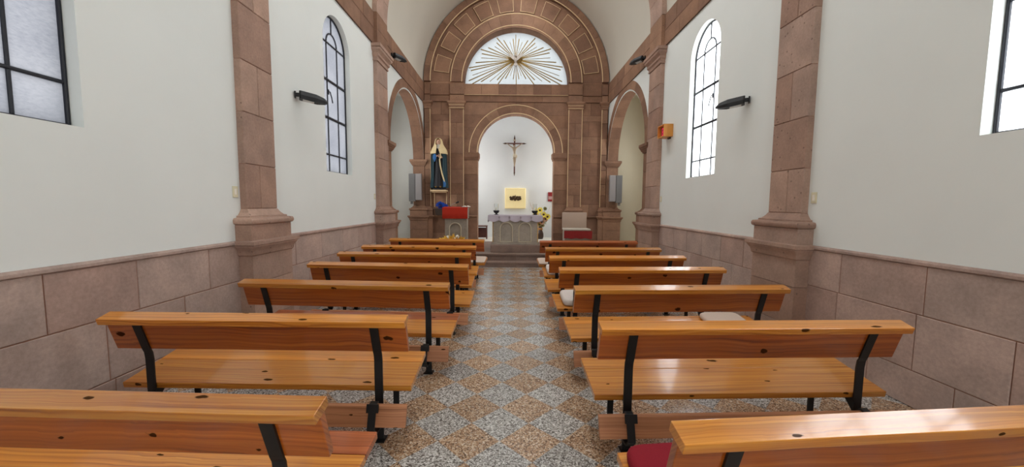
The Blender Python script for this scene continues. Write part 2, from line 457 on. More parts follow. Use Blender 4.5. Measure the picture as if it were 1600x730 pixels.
# ------------------------------------------------------------------ plaster walls with openings
def wall_surface(bm, P, u0, u1, v0, v1, openings, n=24, mi=0):
    """openings: dict(u0,u1,sill,spring,depth); round-headed"""
    def quad(a, b, c, d):
        f = bm.faces.new([bm.verts.new(P(*p)) for p in (a, b, c, d)]); paint(bm, [f], (.5, .5, .5, 1), mi)
    u = u0
    for o in sorted(openings, key=lambda q: q['u0']):
        quad((u, v0, 0), (o['u0'], v0, 0), (o['u0'], v1, 0), (u, v1, 0))
        c = (o['u0']+o['u1'])/2; r = (o['u1']-o['u0'])/2; S = o['spring']; d = -o['depth']
        us = [c - r*math.cos(PI*i/n) for i in range(n+1)]
        vs = [S + r*math.sin(PI*i/n) for i in range(n+1)]
        for i in range(n):
            quad((us[i], vs[i], 0), (us[i+1], vs[i+1], 0), (us[i+1], v1, 0), (us[i], v1, 0))
            quad((us[i], vs[i], 0), (us[i+1], vs[i+1], 0), (us[i+1], vs[i+1], d), (us[i], vs[i], d))
        if o['sill'] > v0:
            quad((o['u0'], v0, 0), (o['u1'], v0, 0), (o['u1'], o['sill'], 0), (o['u0'], o['sill'], 0))
            quad((o['u0'], o['sill'], 0), (o['u1'], o['sill'], 0), (o['u1'], o['sill'], d), (o['u0'], o['sill'], d))
        for e in ('u0', 'u1'):
            quad((o[e], o['sill'], 0), (o[e], S, 0), (o[e], S, d), (o[e], o['sill'], d))
        u = o['u1']
    quad((u, v0, 0), (u1, v0, 0), (u1, v1, 0), (u, v1, 0))

WIN = dict(sill=2.13, spring=4.235, depth=.24)
win_u = [(-2.75, -1.78), (1.69, 2.66), (6.10, 7.08)]
CHW = (10.5, 11.5, 2.6, 4.0)     # unseen opening added in each side recess to bring light in
ARCH = dict(u0=9.31, u1=12.85, sill=0.0, spring=3.06, depth=.001)
for side, P in (('left', PL), ('right', PR)):
    bm = BM()
    wall_surface(bm, P, YB, YA+.3, 0, ZS+.03, [dict(u0=a, u1=b, **WIN) for a, b in win_u] + [ARCH])
    # side chapel behind the arch
    s = -1 if side == 'left' else 1
    def q(*pts):
        f = bm.faces.new([bm.verts.new(p) for p in pts]); paint(bm, [f], (.5,)*3+(1,), 1)
    X0, X1, Y0, Y1, Z1 = s*(W+.001), s*4.7, 8.9, 13.25, 5.3
    c0, c1, d0, d1 = CHW
    q((X1, Y0, 0), (X1, c0, 0), (X1, c0, Z1), (X1, Y0, Z1)); q((X1, c1, 0), (X1, Y1, 0), (X1, Y1, Z1), (X1, c1, Z1))
    q((X1, c0, 0), (X1, c1, 0), (X1, c1, d0), (X1, c0, d0)); q((X1, c0, d1), (X1, c1, d1), (X1, c1, Z1), (X1, c0, Z1))
    q((X0, Y1, 0), (X1, Y1, 0), (X1, Y1, Z1), (X0, Y1, Z1))
    q((X0, Y0, 0), (X1, Y0, 0), (X1, Y0, Z1), (X0, Y0, Z1))
    q((X0, Y0, Z1), (X1, Y0, Z1), (X1, Y1, Z1), (X0, Y1, Z1))
    o = obj('wall_' + side, bm, [M['plaster'], M['plaster_green'] if side == 'left' else M['plaster_cream']])
    struct(o, 'white plastered nave wall with round-headed windows and a side arch, %s' % ('statue side' if side == 'left' else 'presider chair side'), 'wall')

# ------------------------------------------------------------------ windows
def make_window(k, P, u0, u1, mat, label, latch=True):
    root = empty('window_%d' % k); struct(root, label, 'window')
    c, r = (u0+u1)/2, (u1-u0)/2
    S, Z0 = WIN['spring'], WIN['sill']
    w0, w1 = -.125, -.083
    fb = BM(); fr = .021
    block(fb, P, u0, u0+fr, Z0, S, w0, w1); block(fb, P, u1-fr, u1, Z0, S, w0, w1)
    block(fb, P, u0+fr, u1-fr, Z0, Z0+fr, w0, w1)
    vouss(fb, P, c, S, r-fr, r, 0, PI, w0, w1, n=24)
    obj('window_frame', fb, M['bar'], root)
    gb = BM(); a, b = u0+r*.62, u0+r*1.38; h = .010
    for x in (a, b): block(gb, P, x-h, x+h, Z0+fr, 4.262, w0+.006, w1-.006)
    for z, hh in ((2.43, .012), (3.04, .020), (3.66, .020), (4.27, .012)):
        block(gb, P, u0+fr, u1-fr, z-hh, z+hh, w0+.004, w1-.002)
    rr = (b-a)/2
    vouss(gb, P, c, 4.27, rr-h, rr+h, 0, PI, w0+.006, w1-.006, n=14)
    block(gb, P, c-h, c+h, 4.27+rr, S+r-fr+.004, w0+.006, w1-.006)
    obj('glazing_bars', gb, M['bar'], root)
    if latch:
        lb = BM()
        tube(lb, [P(a, 3.46, w1), P(a, 3.46, w1+.03), P(a+.012, 3.36, w1+.05), P(a+.02, 3.28, w1+.06)], .009, 8)
        block(lb, P, a-.02, a+.02, 3.42, 3.50, w1-.002, w1+.012)
        obj('window_latch', lb, M['bar'], root, 40)
    pb = BM()
    pts = [(u0+.01, Z0+.01), (u1-.01, Z0+.01)] + [(c+(r-.01)*math.cos(PI*i/24), S+(r-.01)*math.sin(PI*i/24)) for i in range(25)]
    fv = [pb.verts.new(P(u, v, -.104)) for u, v in pts]; f = pb.faces.new(fv); paint(pb, [f], (.5,)*4)
    obj('pane', pb, mat, root)
    return root
nm = ['rear round-headed frosted window near the entrance, %s', 'tall round-headed frosted window cut by the edge of the view, %s', 'tall round-headed frosted window between two stone pilasters, %s']
k = 1
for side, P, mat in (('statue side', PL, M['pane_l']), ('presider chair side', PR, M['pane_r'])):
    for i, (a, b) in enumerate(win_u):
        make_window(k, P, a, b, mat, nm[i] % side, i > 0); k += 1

# ------------------------------------------------------------------ floor, vault, entrance wall
bm = BM()
f = bm.faces.new([bm.verts.new(p) for p in ((-4.8, YB, 0), (4.8, YB, 0), (4.8, YA+.4, 0), (-4.8, YA+.4, 0))]); paint(bm, [f], (.5,)*4)
struct(obj('floor', bm, M['terrazzo']), 'polished terrazzo floor of diagonal grey and brown tiles', 'floor')

bm = BM(); n = 64; ADDED_SLOT = (0.5, 12.2, .50)  # unseen slot along the vault crown, added to light the nave from above
ys = (YB, ADDED_SLOT[0], ADDED_SLOT[1], YA+.3); ia = int(round(n*math.acos(ADDED_SLOT[2]/W)/PI)); 
pr = [[bm.verts.new((W*math.cos(PI*i/n), y, ZS + W*math.sin(PI*i/n))) for i in range(n+1)] for y in ys]
fs = [bm.faces.new((pr[k][i], pr[k][i+1], pr[k+1][i+1], pr[k+1][i])) for k in range(3) for i in range(n) if not (k == 1 and ia <= i < n-ia)]; paint(bm, fs, (.5,)*4)
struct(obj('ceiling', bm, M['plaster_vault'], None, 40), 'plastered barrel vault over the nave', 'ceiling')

def entrance_wall():
    bm = BM(); P = lambda u, v, w: Vector((u, YB - w, v))
    # rectangular lower wall with a wide doorway, unseen window opening above added for rear light
    def quad(*pts):
        f = bm.faces.new([bm.verts.new(P(u, v, 0)) for u, v in pts]); paint(bm, [f], (.5,)*4)
    dw, dh = DOOR; gw, g0, gs = REAR_FILL
    quad((-W, 0), (-dw, 0), (-dw, dh), (-W, dh)); quad((dw, 0), (W, 0), (W, dh), (dw, dh))
    quad((-W, dh), (W, dh), (W, g0), (-W, g0))
    quad((-W, g0), (-gw, g0), (-gw, gs), (-W, gs)); quad((gw, g0), (W, g0), (W, gs), (gw, gs))
    # ring between the added window head and the vault
    quad((-W, gs), (-gw, gs), (-gw, ZS), (-W, ZS)) if gs < ZS - .01 else None
    quad((gw, gs), (W, gs), (W, ZS), (gw, ZS)) if gs < ZS - .01 else None
    m = 32
    for i in range(m):
        a, b = PI*i/m, PI*(i+1)/m
        quad((gw*math.cos(a), ZS+gw*math.sin(a)), (W*math.cos(a), ZS+W*math.sin(a)), (W*math.cos(b), ZS+W*math.sin(b)), (gw*math.cos(b), ZS+gw*math.sin(b)))
    struct(obj('wall_back', bm, M['plaster']), 'entrance wall with open doorway and added arched opening', 'wall')
DOOR = (.6, 2.2); REAR_FILL = (.45, 4.2, 5.67)
entrance_wall()

# ------------------------------------------------------------------ dado (baseboard)
for side, P in (('left', PL), ('right', PR)):
    bm = BM()
    for j, (a, b) in enumerate(((YB, 4.09), (4.76, 8.18))):
        rows_of(bm, P, [(0, .30), (.30, .765), (.765, 1.158)], a, b, .66, -.02, .028, .006, .006, seed=31+j+(5 if side == 'left' else 0))
        ringmould(bm, P, a, b, .03, [(0, 1.158), (.012, 1.166), (.012, 1.186), (0, 1.2)], None, 0, -.02)
    o = obj('baseboard_' + side, bm, [M['stone_dado'], M['mortar']])
    struct(o, 'pinkish cut stone dado along the %s nave wall' % ('statue side' if side == 'left' else 'presider chair side'), 'baseboard')

# ------------------------------------------------------------------ pilasters of the nave
PED = [(.10, 0), (.10, 1.03), (.115, 1.045), (.118, 1.075), (.125, 1.10), (.150, 1.135), (.152, 1.15), (.168, 1.158), (.168, 1.196), (.10, 1.202)]
PLINTH = [(.10, 1.202), (.10, 1.372), (.09, 1.376)]
BASE = [(.098, 1.376), (.118, 1.384), (.126, 1.402), (.126, 1.425), (.116, 1.445), (.072, 1.452), (.072, 1.47), (.048, 1.476), (.03, 1.496), (.016, 1.515), (0, 1.545)]
CAPIT = [(0, 4.66), (.02, 4.665), (.024, 4.69), (.012, 4.70), (.02, 4.74), (.045, 4.765), (.05, 4.80), (.04, 4.81), (.055, 4.84), (.09, 4.875), (.10, 4.91), (.085, 4.918), (.11, 4.93), (.115, 4.99), (.06, 5.0)]
def nave_pilaster(P, u0, u1, pr, seed, label, k):
    rnd = random.Random(seed); bm = BM()
    # pedestal split into a few stones by joints
    for a, b in ((0, .30), (.30, .73)):
        ringmould(bm, P, u0, u1, pr, [(.10, a+.003), (.10, b-.003)])
    ringmould(bm, P, u0, u1, pr, [(.10, .733)] + PED[1:])
    ringmould(bm, P, u0, u1, pr, PLINTH); ringmould(bm, P, u0, u1, pr, BASE)
    ringmould(bm, P, u0, u1, pr-.008, [(-.004, 1.54), (-.004, 4.67)], None, 1)
    zs = [1.545, 2.04, 2.60, 3.15, 3.74, 4.24, 4.66]
    for i, (a, b) in enumerate(zip(zs, zs[1:])):
        g = .003
        if i % 2 == 0:
            m = u0 + (u1-u0)*rnd.uniform(.4, .58)
            block(bm, P, u0, m-g, a+g, b-g, 0, pr, None, 0, .006); block(bm, P, m+g, u1, a+g, b-g, 0, pr, None, 0, .006)
        else:
            block(bm, P, u0, u1, a+g, b-g, 0, pr, None, 0, .006)
    ringmould(bm, P, u0, u1, pr, CAPIT)
    o = obj('trim_%d' % k, bm, [M['stone'], M['mortar']], None, 25); struct(o, label, 'pilaster')
kk = 1
for side, P in (('statue side', PL), ('presider chair side', PR)):
    nave_pilaster(P, 4.13, 4.66, .075, 3, 'broad stone pilaster with moulded base between the nave windows, ' + side, kk); kk += 1
    nave_pilaster(P, 8.28, 8.95, .085, 5, 'stone pilaster with capital beside the side arch, ' + side, kk); kk += 1

# ------------------------------------------------------------------ entablature along the side walls
for side, P in (('statue side', PL), ('presider chair side', PR)):
    bm = BM()
    rows_of(bm, P, [(5.0, 5.33), (5.33, ZS)], YB, YA, .78, -.02, .03, .006, .005, seed=61)
    for u0, u1 in ((4.13, 4.66), (8.28, 8.95)):
        for a, b in ((5.0, 5.33), (5.33, ZS)):
            ringmould(bm, P, u0, u1, .10, [(.0, a+.003), (.0, b-.003)])
    o = obj('trim_%d' % kk, bm, [M['stone_apse'], M['mortar_dark']]); struct(o, 'stone entablature under the vault, ' + side, 'cornice'); kk += 1

# transverse ribs of the vault
for j, (u0, u1) in enumerate(((4.13, 4.66), (8.28, 8.95))):
    bm = BM()
    arch_ring(bm, PX, 0, ZS, W-.10, W+.02, u0, u1, 23, .006, n=3)
    o = obj('trim_%d' % kk, bm, [M['stone']]); struct(o, ['stone rib across the vault near the entrance', 'stone rib across the vault before the sanctuary'][j], 'rib'); kk += 1

# ------------------------------------------------------------------ side arches
IMP = [(0, 2.88), (.02, 2.885), (.025, 2.91), (.05, 2.935), (.055, 2.96), (.075, 2.985), (.08, 3.01), (.095, 3.02), (.095, 3.09), (.05, 3.10)]
for side, P, s in (('statue side', PL, -1), ('presider chair side', PR, 1)):
    bm = BM(); c = (9.31+12.85)/2; r = (12.85-9.31)/2
    arch_ring(bm, P, c, 3.10, r, r+.225, -.35, .015, 15, .005, jit=.01)
    vouss(bm, P, c, 3.10, r+.004, r+.215, .01, PI-.01, -.345, .009, (.5,)*4, 1, 40)
    xa, xb = sorted((s*(W-.03), s*(W+.36)))
    for y0, y1, e0, e1 in ((8.97, 9.31, 1, 0), (12.85, 12.95, 0, 1)):
        rectmould(bm, xa, xb, y0, y1, [(.10, 0), (.10, .73)]); rectmould(bm, xa, xb, y0, y1, [(.10, .735)] + PED[1:])
        rectmould(bm, xa, xb, y0, y1, PLINTH); rectmould(bm, xa, xb, y0, y1, BASE)
        zs = [1.545, 1.98, 2.42, 2.88]
        for a, b in zip(zs, zs[1:]): box(bm, xa, xb, y0, y1, a+.003, b-.003, .004)
        box(bm, xa+.01, xb-.01, y0+.01, y1-.006, 1.54, 2.9, 0, (.5,)*4, 1)
        rectmould(bm, xa, xb, y0, y1, IMP)
    o = obj('trim_%d' % kk, bm, [M['stone_apse'], M['mortar_dark']], None, 25); struct(o, 'round stone arch on moulded piers opening into a white recess, ' + side, 'arch'); kk += 1

# ------------------------------------------------------------------ the sanctuary arch wall
RA, SA = 1.305, 3.36          # central arch
CL, RL = 5.69, 1.76           # lunette centre height and radius
def apse_wall():
    global kk
    bm = BM(); St, Mo, Ed = 0, 1, 2
    # backing wall with the arch opening (the stone blocks sit on it); thickness .36
    n = 28
    def back(w):
        us = [-RA*math.cos(PI*i/n) for i in range(n+1)]; vs = [SA+RA*math.sin(PI*i/n) for i in range(n+1)]
        def quad(*pts):
            f = bm.faces.new([bm.verts.new(PA(u, v, w)) for u, v in pts]); paint(bm, [f], (.5,)*4, 1)
        quad((-3.3, 0), (-RA, 0), (-RA, 5.05), (-3.3, 5.05)); quad((RA, 0), (3.3, 0), (3.3, 5.05), (RA, 5.05))
        for i in range(n): quad((us[i], vs[i]), (us[i+1], vs[i+1]), (us[i+1], 5.05), (us[i], 5.05))
    back(-.006); back(-.36)
    # dado of the arch wall
    for s in (-1, 1):
        P = (lambda s: lambda u, v, w: PA(s*u, v, w))(s)
        rows_of(bm, P, [(ZF, .62), (.62, 1.12)], 1.305, 3.12, .7, -.02, .06, .005, .005, seed=81)
        ringmould(bm, P, 1.36, 3.06, .06, [(0, 1.12), (.01, 1.13), (.02, 1.15), (.045, 1.175), (.05, 1.21), (.03, 1.22)])
        # upper wall between the pilasters
        rows_of(bm, P, [(1.22, 1.62), (1.62, 2.10), (2.10, 2.60), (2.60, 3.02), (3.02, 3.48), (3.48, 3.92), (3.92, 4.42), (4.42, 4.62), (4.62, 5.04)], 2.24, 2.9, .5, -.02, .0, .005, .004, seed=84)
        # jamb pier of the central arch (through the wall)
        zs = [1.22, 1.62, 2.10, 2.62, 3.11]
        for a, b in zip(zs, zs[1:]): block(bm, P, RA, 1.79, a+.003, b-.003, -.36, .02, None, 0, .005)
        ringmould(bm, P, RA, 1.74, .02, [(0, 3.11), (.022, 3.111), (.022, 3.150), (.030, 3.152), (.050, 3.20), (.055, 3.202), (.055, 3.345), (.045, 3.36)], None, 0, -.36)
        block(bm, P, RA, 1.79, ZF, 1.22, -.36, .06, None, 0, .005)
        # spandrel stones, cut by the arch
        zr = [3.36, 3.80, 4.20, 4.62, 5.04]
        for k, (a, b) in enumerate(zip(zr, zr[1:])):
            cuts = [0, .62, 1.78] if k == 3 else ([0, 1.0, 1.78] if k == 2 else [0, 1.78])
            for c0, c1 in zip(cuts, cuts[1:]):
                R = RA+.05; low = []; m = 24
                for i in range(m+1):
                    u = c0+.003+(c1-c0-.006)*i/m
                    v = SA + math.sqrt(max(0, R*R-u*u)) if u < R else 0
                    low.append((u, max(a+.003, v)))
                pts = [p for p in low if p[1] < b-.004]
                if len(pts) < 2: continue
                poly = pts + [(c1-.003, b-.003), (pts[0][0], b-.003)]
                prism(bm, P, poly, -.02, 0.0)
        # great pilaster
        u0, u1 = 1.77, 2.23
        ringmould(bm, P, u0, u1, .10, [(.07, ZF), (.07, 1.10), (.085, 1.12), (.10, 1.15), (.125, 1.175), (.13, 1.21), (.07, 1.22)])
        ringmould(bm, P, u0, u1, .09, [(.07, 1.22), (.07, 1.36), (.085, 1.38), (.085, 1.42), (.05, 1.44), (.03, 1.47), (0, 1.52)])
        zs = [1.52, 1.93, 2.30, 2.78, 3.30, 3.84, 4.34, 4.80]
        for i, (a, b) in enumerate(zip(zs, zs[1:])):
            if i in (0, 5): block(bm, P, u0, 2.0-.003, a+.003, b-.003, 0, .09); block(bm, P, 2.003, u1, a+.003, b-.003, 0, .09)
            else: block(bm, P, u0, u1, a+.003, b-.003, 0, .09)
        block(bm, P, u0+.004, u1-.004, 1.5, 4.82, 0, .084, (.5,)*4, 1)
        CAP = [(0, 4.80), (.02, 4.805), (.02, 4.835), (.008, 4.845), (.012, 4.87), (.035, 4.90), (.04, 4.93), (.03, 4.94), (.06, 4.97), (.08, 5.0), (.08, 5.04), (.05, 5.05)]
        ringmould(bm, P, u0, u1, .09, CAP)
        # corner pilaster
        ringmould(bm, P, 2.89, 3.085, .10, [(.07, ZF), (.07, 1.10), (.085, 1.12), (.10, 1.15), (.125, 1.175), (.13, 1.21), (.07, 1.22)])
        ringmould(bm, P, 2.89, 3.085, .09, [(.07, 1.22), (.07, 1.36), (.085, 1.38), (.085, 1.42), (.05, 1.44), (.03, 1.47), (0, 1.52)])
        for a, b in zip(zs, zs[1:]): block(bm, P, 2.89, 3.085, a+.003, b-.003, 0, .09)
        ringmould(bm, P, 2.89, 3.085, .09, CAP)
        # entablature stretch over the side bays, broken forward over the pilasters
        for a, b in ((5.05, 5.255), (5.28, 5.64)):
            block(bm, P, 2.236, 2.884, a, b-.004, -.02, .03); block(bm, P, 1.755, 2.23, a, b-.004, -.42, .09); block(bm, P, 2.89, 3.085, a, b-.004, -.02, .09)
        # pale beads: edge highlights of pilasters and arches, put in as light colour
        for x in (u0+.004, u1-.004): tube(bm, [P(x, 1.53, .09), P(x, 4.80, .09)], .010, 6, None, 2)
        tube(bm, [P(2.894, 1.53, .09), P(2.894, 4.80, .09)], .010, 6, None, 2)
        for z in (4.82, 4.925): tube(bm, [P(u0-.03, z, .125), P(u1+.03, z, .125)], .008, 6, None, 2)
    for s in (-1, 1):
        x0, x1 = sorted((s*1.765, s*3.14)); block(bm, PA, x0, x1, 5.637, CL+.004, -.42, .025)
        x0, x1 = sorted((s*2.2, s*3.2)); block(bm, PA, x0, x1, 5.0, CL, -.42, -.03, None, 1)
    block(bm, PA, -1.765, 1.765, 4.95, 5.63, -.41, -.008, (.5,)*4, 1)
    # lintel between the great pilasters
    for j in range(6):
        a = -1.76 + 3.52*j/6; block(bm, PA, a+.003, a+3.52/6-.003, 5.28, 5.637, -.4, .02)
    for j in range(4):
        a = -1.76 + 3.52*j/4; block(bm, PA, a+.002, a+3.52/4-.002, 5.05, 5.255, -.02, .02)
    ringmould(bm, PA, -3.13, 3.13, .035, [(0, 5.253), (.015, 5.258), (.018, 5.275), (0, 5.282)])
    tube(bm, [PA(-1.75, 5.27, .056), PA(1.75, 5.27, .056)], .007, 6, None, 2)
    # archivolt of the central arch
    arch_ring(bm, PA, 0, SA, RA, RA+.285, -.36, .035, 11, .004, n=5)
    vouss(bm, PA, 0, SA, RA+.004, RA+.28, .01, PI-.01, -.35, .03, (.5,)*4, 1, 40)
    for r in (RA+.012, RA+.285):
        tube(bm, [PA(r*math.cos(PI*i/48), SA+r*math.sin(PI*i/48), .035) for i in range(49)], .013, 6, None, 2)
    # great arch: inner ring, panelled ring, outer rim
    arch_ring(bm, PA, 0, CL, RL, 2.20, -.42, .07, 17, .005, n=3)
    arch_ring(bm, PA, 0, CL, 2.19, 2.88, -.42, .0, 21, .005, n=3)
    vouss(bm, PA, 0, CL, RL+.006, 2.9, 0, PI, -.41, -.006, (.5,)*4, 1, 48)
    arch_ring(bm, PA, 0, CL, 2.87, 3.09, -.42, .14, 19, .006, n=3)
    for r, w in ((RL+.07, .07), (2.20, .07), (2.872, .14)):
        tube(bm, [PA(r*math.cos(PI*i/64), CL+r*math.sin(PI*i/64), w) for i in range(65)], .014, 6, None, 2)
    for j in range(10):
        a = math.radians(13.0 + 17.1*j); d = math.radians(5.6)
        vouss(bm, PA, 0, CL, 2.29, 2.78, a-d, a+d, -.01, .022, None, 0, 4)
        k = .008
        loop = [(2.29, a-d), (2.78, a-d), (2.78, a+d), (2.29, a+d), (2.29, a-d)]
        for (r0, t0), (r1, t1) in zip(loop, loop[1:]):
            tube(bm, [PA((r0+(r1-r0)*i/4)*math.cos(t0+(t1-t0)*i/4), CL+(r0+(r1-r0)*i/4)*math.sin(t0+(t1-t0)*i/4), .024) for i in range(5)], k, 5, None, 2)
    o = obj('trim_%d' % kk, bm, [M['stone_apse'], M['mortar_dark'], M['stone_edge']], None, 30)
    struct(o, 'stone sanctuary wall with central arch, pilasters and great panelled arch around the lunette', 'arch wall'); kk += 1
apse_wall()

# lunette glass
root = empty('window_7'); struct(root, 'white half-round lunette window above the sanctuary arch', 'window')
bm = BM()
pts = [(RL*1.02*math.cos(PI*i/40), CL+RL*1.02*math.sin(PI*i/40)) for i in range(41)] + [(-RL*1.02, 5.6), (RL*1.02, 5.6)]
f = bm.faces.new([bm.verts.new(PA(u, v, -.33)) for u, v in pts]); paint(bm, [f], (.5,)*4)
obj('pane', bm, M['pane_lun'], root)

# ------------------------------------------------------------------ chancel
def chancel():
    bm = BM(); X, Z1 = 2.35, 5.0; Y0 = YA+.36
    def quad(*pts):
        f = bm.faces.new([bm.verts.new(p) for p in pts]); paint(bm, [f], (.5,)*4)
    quad((-X, YC, 0), (X, YC, 0), (X, YC, Z1), (-X, YC, Z1))
    quad((-X, Y0, Z1), (X, Y0, Z1), (X, YC, Z1), (-X, YC, Z1))
    for s in (-1, 1):
        a, b, z0, z1 = CWIN
        quad((s*X, Y0, 0), (s*X, a, 0), (s*X, a, Z1), (s*X, Y0, Z1)); quad((s*X, b, 0), (s*X, YC, 0), (s*X, YC, Z1), (s*X, b, Z1))
        quad((s*X, a, 0), (s*X, b, 0), (s*X, b, z0), (s*X, a, z0)); quad((s*X, a, z1), (s*X, b, z1), (s*X, b, Z1), (s*X, a, Z1))
    struct(obj('wall_chancel', bm, M['plaster_chancel']), 'white chancel walls seen through the central arch', 'wall')
CWIN = (13.45, 14.5, 1.9, 4.1)
chancel()

# ------------------------------------------------------------------ sanctuary steps and platform
bm = BM()
NOSE = lambda h: [(0, 0), (0, h-.045), (.012, h-.044), (.018, h-.03), (.018, h-.012), (.010, h-.003), (0, h)]
def step(y0, y1, x, z0, h, nx):
    for j in range(nx):
        a = -x + 2*x*j/nx; b = a + 2*x/nx
        prof = [(y0, z0), (y0, z0+h-.05), (y0-.03, z0+h-.045), (y0-.034, z0+h-.006), (y0-.028, z0+h), (y1, z0+h), (y1, z0)]
        P = lambda u, v, w: Vector((w, u, v)); prism(bm, P, prof, a+.002, b-.002)
step(9.47, 9.80, 3.12, 0, .14, 6)
step(9.77, YA+.02, 3.12, 0, ZF, 6)
struct(obj('floor_step', bm, M['step_stone']), 'two broad stone steps rising to the sanctuary', 'steps')
bm = BM()
f = bm.faces.new([bm.verts.new(p) for p in ((-2.35, YA+.02, ZF), (2.35, YA+.02, ZF), (2.35, YC, ZF), (-2.35, YC, ZF))]); paint(bm, [f], (.5,)*4)
struct(obj('floor_chancel', bm, plain('pale_marble', srgb(206, 200, 186), .3)), 'pale stone floor of the chancel', 'floor')
bm = BM(); box(bm, -.70, .64, 10.05, 11.35, ZF, .51, .008)
struct(obj('floor_platform', bm, M['step_stone']), 'low stone platform under the altar', 'platform')

# ------------------------------------------------------------------ pews
PLEN = 1.99
def make_pew():
    r = empty('pew'); H = PLEN/2
    def part(name, bm, mat, sm=None, parent=None): return obj(name, bm, mat, parent or r, sm)
    P = lambda u, v, w: Vector((w, u, v))
    def bevelled(b, fs, k):
        es = list({e for f in fs for e in f.edges}); q = bmesh.ops.bevel(b, geom=es, offset=k, segments=2, affect='EDGES', profile=.5); paint(b, q['faces'], (.5,)*4)
    # hand rail, tipped to the rear
    b = BM(); bevelled(b, prism(b, P, [(-.1216, .822), (-.134, .863), (-.042, .891), (-.0296, .850)], -H, H), .003); part('top_rail', b, M['wood'])
    # raked backrest board
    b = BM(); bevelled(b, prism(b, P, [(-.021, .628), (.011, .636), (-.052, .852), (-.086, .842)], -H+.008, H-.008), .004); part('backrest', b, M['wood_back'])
    zt = lambda y: .380 + .074*y/.423
    b = BM(); bevelled(b, prism(b, P, [(.006, zt(0)-.041), (0, zt(0)), (.278, zt(.278)), (.285, zt(.285)-.041)], -H, H), .004); part('seat_plank', b, M['wood'])
    b = BM(); bevelled(b, prism(b, P, [(.287, zt(.287)-.041), (.281, zt(.281)-.001), (.423, zt(.423)), (.429, zt(.423)-.041)], -H, H), .005); part('seat_plank', b, M['wood'])
    for s in (-1, 1):
        x = s*(H-.215)
        b = BM(); t = .010; hw = .0275
        path = [(-.016, 0), (-.016, .555), (-.022, .604), (-.033, .630), (-.096, .836)]
        pts = [(y, z) for y, z in path] + [(y+t, z) for y, z in path[::-1]]
        prism(b, P, pts, x-hw, x+hw); box(b, x-.04, x+.04, -.05, .03, 0, .008)
        part('leg', b, M['iron'])
        b = BM(); box(b, x-.022, x+.022, .34, .352, 0, zt(.34)-.042); box(b, x-.035, x+.035, .31, .38, 0, .008); part('leg', b, M['iron'])
        b = BM(); prism(b, P, [(0, .290), (.339, .350), (.339, .393), (.006, .336)], x-.006, x+.006)
        prism(b, P, [(-.004, .22), (.07, .300), (.0, .292)], x-.005, x+.005); part('seat_bracket', b, M['iron'])
    b = BM(); bevelled(b, prism(b, P, [(-.090, .285), (-.064, .290), (-.104, .165), (-.130, .159)], -H+.005, H-.005), .003)
    kn = part('kneeler', b, M['wood_kneel'])
    for s in (-1, 1):
        x = s*(H-.215)
        b = BM(); path = [(-.056, .284), (-.064, .300), (-.094, .295), (-.142, .146), (-.100, .100), (-.018, .095)]
        for (y0, z0), (y1, z1) in zip(path, path[1:]):
            d = Vector((y1-y0, z1-z0)).normalized(); nrm = Vector((-d.y, d.x))*.006
            prism(b, P, [(y0-nrm.x, z0-nrm.y), (y1-nrm.x, z1-nrm.y), (y1+nrm.x, z1+nrm.y), (y0+nrm.x, z0+nrm.y)], x-.036, x+.012)
        prism(b, P, [(-.096, .302), (-.112, .250), (-.122, .254), (-.106, .306)], x-.048, x+.030)
        obj('kneeler_bracket', b, M['iron'], kn)
    return r

def copy_tree(o, parent=None):
    c = o.copy(); COL.objects.link(c)
    if parent: c.parent = parent
    for ch in list(o.children): copy_tree(ch, c)
    return c

ordn = {1: 'first', 2: 'second', 3: 'third', 4: 'fourth', 5: 'fifth', 6: 'sixth', 7: 'seventh'}
# (aisle end x, y of seat rear at the aisle end, yaw in rad) from the camera towards the altar
LP = [(-.851, 1.413, .036), (-.83, 2.461, .014), (-.717, 3.479, .055), (-.658, 4.547, .060), (-.742, 5.607, .017), (-.754, 6.562, .004), (-.689, 7.706, .075)]
RP = [(.39, 1.262, .085), (.40, 2.353, .034), (.415, 3.39, .047), (.407, 4.386, .050), (.392, 5.368, .050), (.433, 6.41, .021), (.424, 7.552, .040)]
proto = make_pew(); pews = {}
first = True
for side, lst, s in (('statue', LP, -1), ('presider chair', RP, 1)):
    for i, (ax, y, yaw) in enumerate(lst):
        p = proto if first else copy_tree(proto)
        first = False
        a = -yaw if s < 0 else yaw
        c = Vector((ax + s*PLEN/2*math.cos(a), y + s*PLEN/2*math.sin(a), 0))
        p.location = c; p.rotation_euler = (0, 0, a)
        k = 7 - i
        thing(p, 'varnished pine pew on the %s side of the aisle, %s from the altar steps' % (side, ordn[k]), 'pew', 'pews in two rows along the aisle')
        pews[(s, k)] = (p, c, a)
def recolour(s, k, name, mat, nth=None):
    i = 0
    for ch in pews[(s, k)][0].children:
        if ch.name.split('.')[0] == name:
            if nth is None or i == nth:
                ch.data = ch.data.copy(); ch.data.materials[0] = mat
            i += 1
recolour(-1, 7, 'seat_plank', M['wood_red'], 1); recolour(-1, 5, 'seat_plank', M['wood_red'], 1)
recolour(1, 1, 'top_rail', M['wood_red']); recolour(1, 1, 'backrest', M['wood_red'])
recolour(-1, 1, 'backrest', M['wood_red']); recolour(-1, 2, 'backrest', M['wood_red'])

def at_pew(s, k, x_in, y, z):
    """point measured inwards from the aisle end of a pew"""
    p, c, a = pews[(s, k)]
    lx = -s*(PLEN/2 - x_in)
    return Vector((c.x + lx*math.cos(a) - y*math.sin(a), c.y + lx*math.sin(a) + y*math.cos(a), z)), a

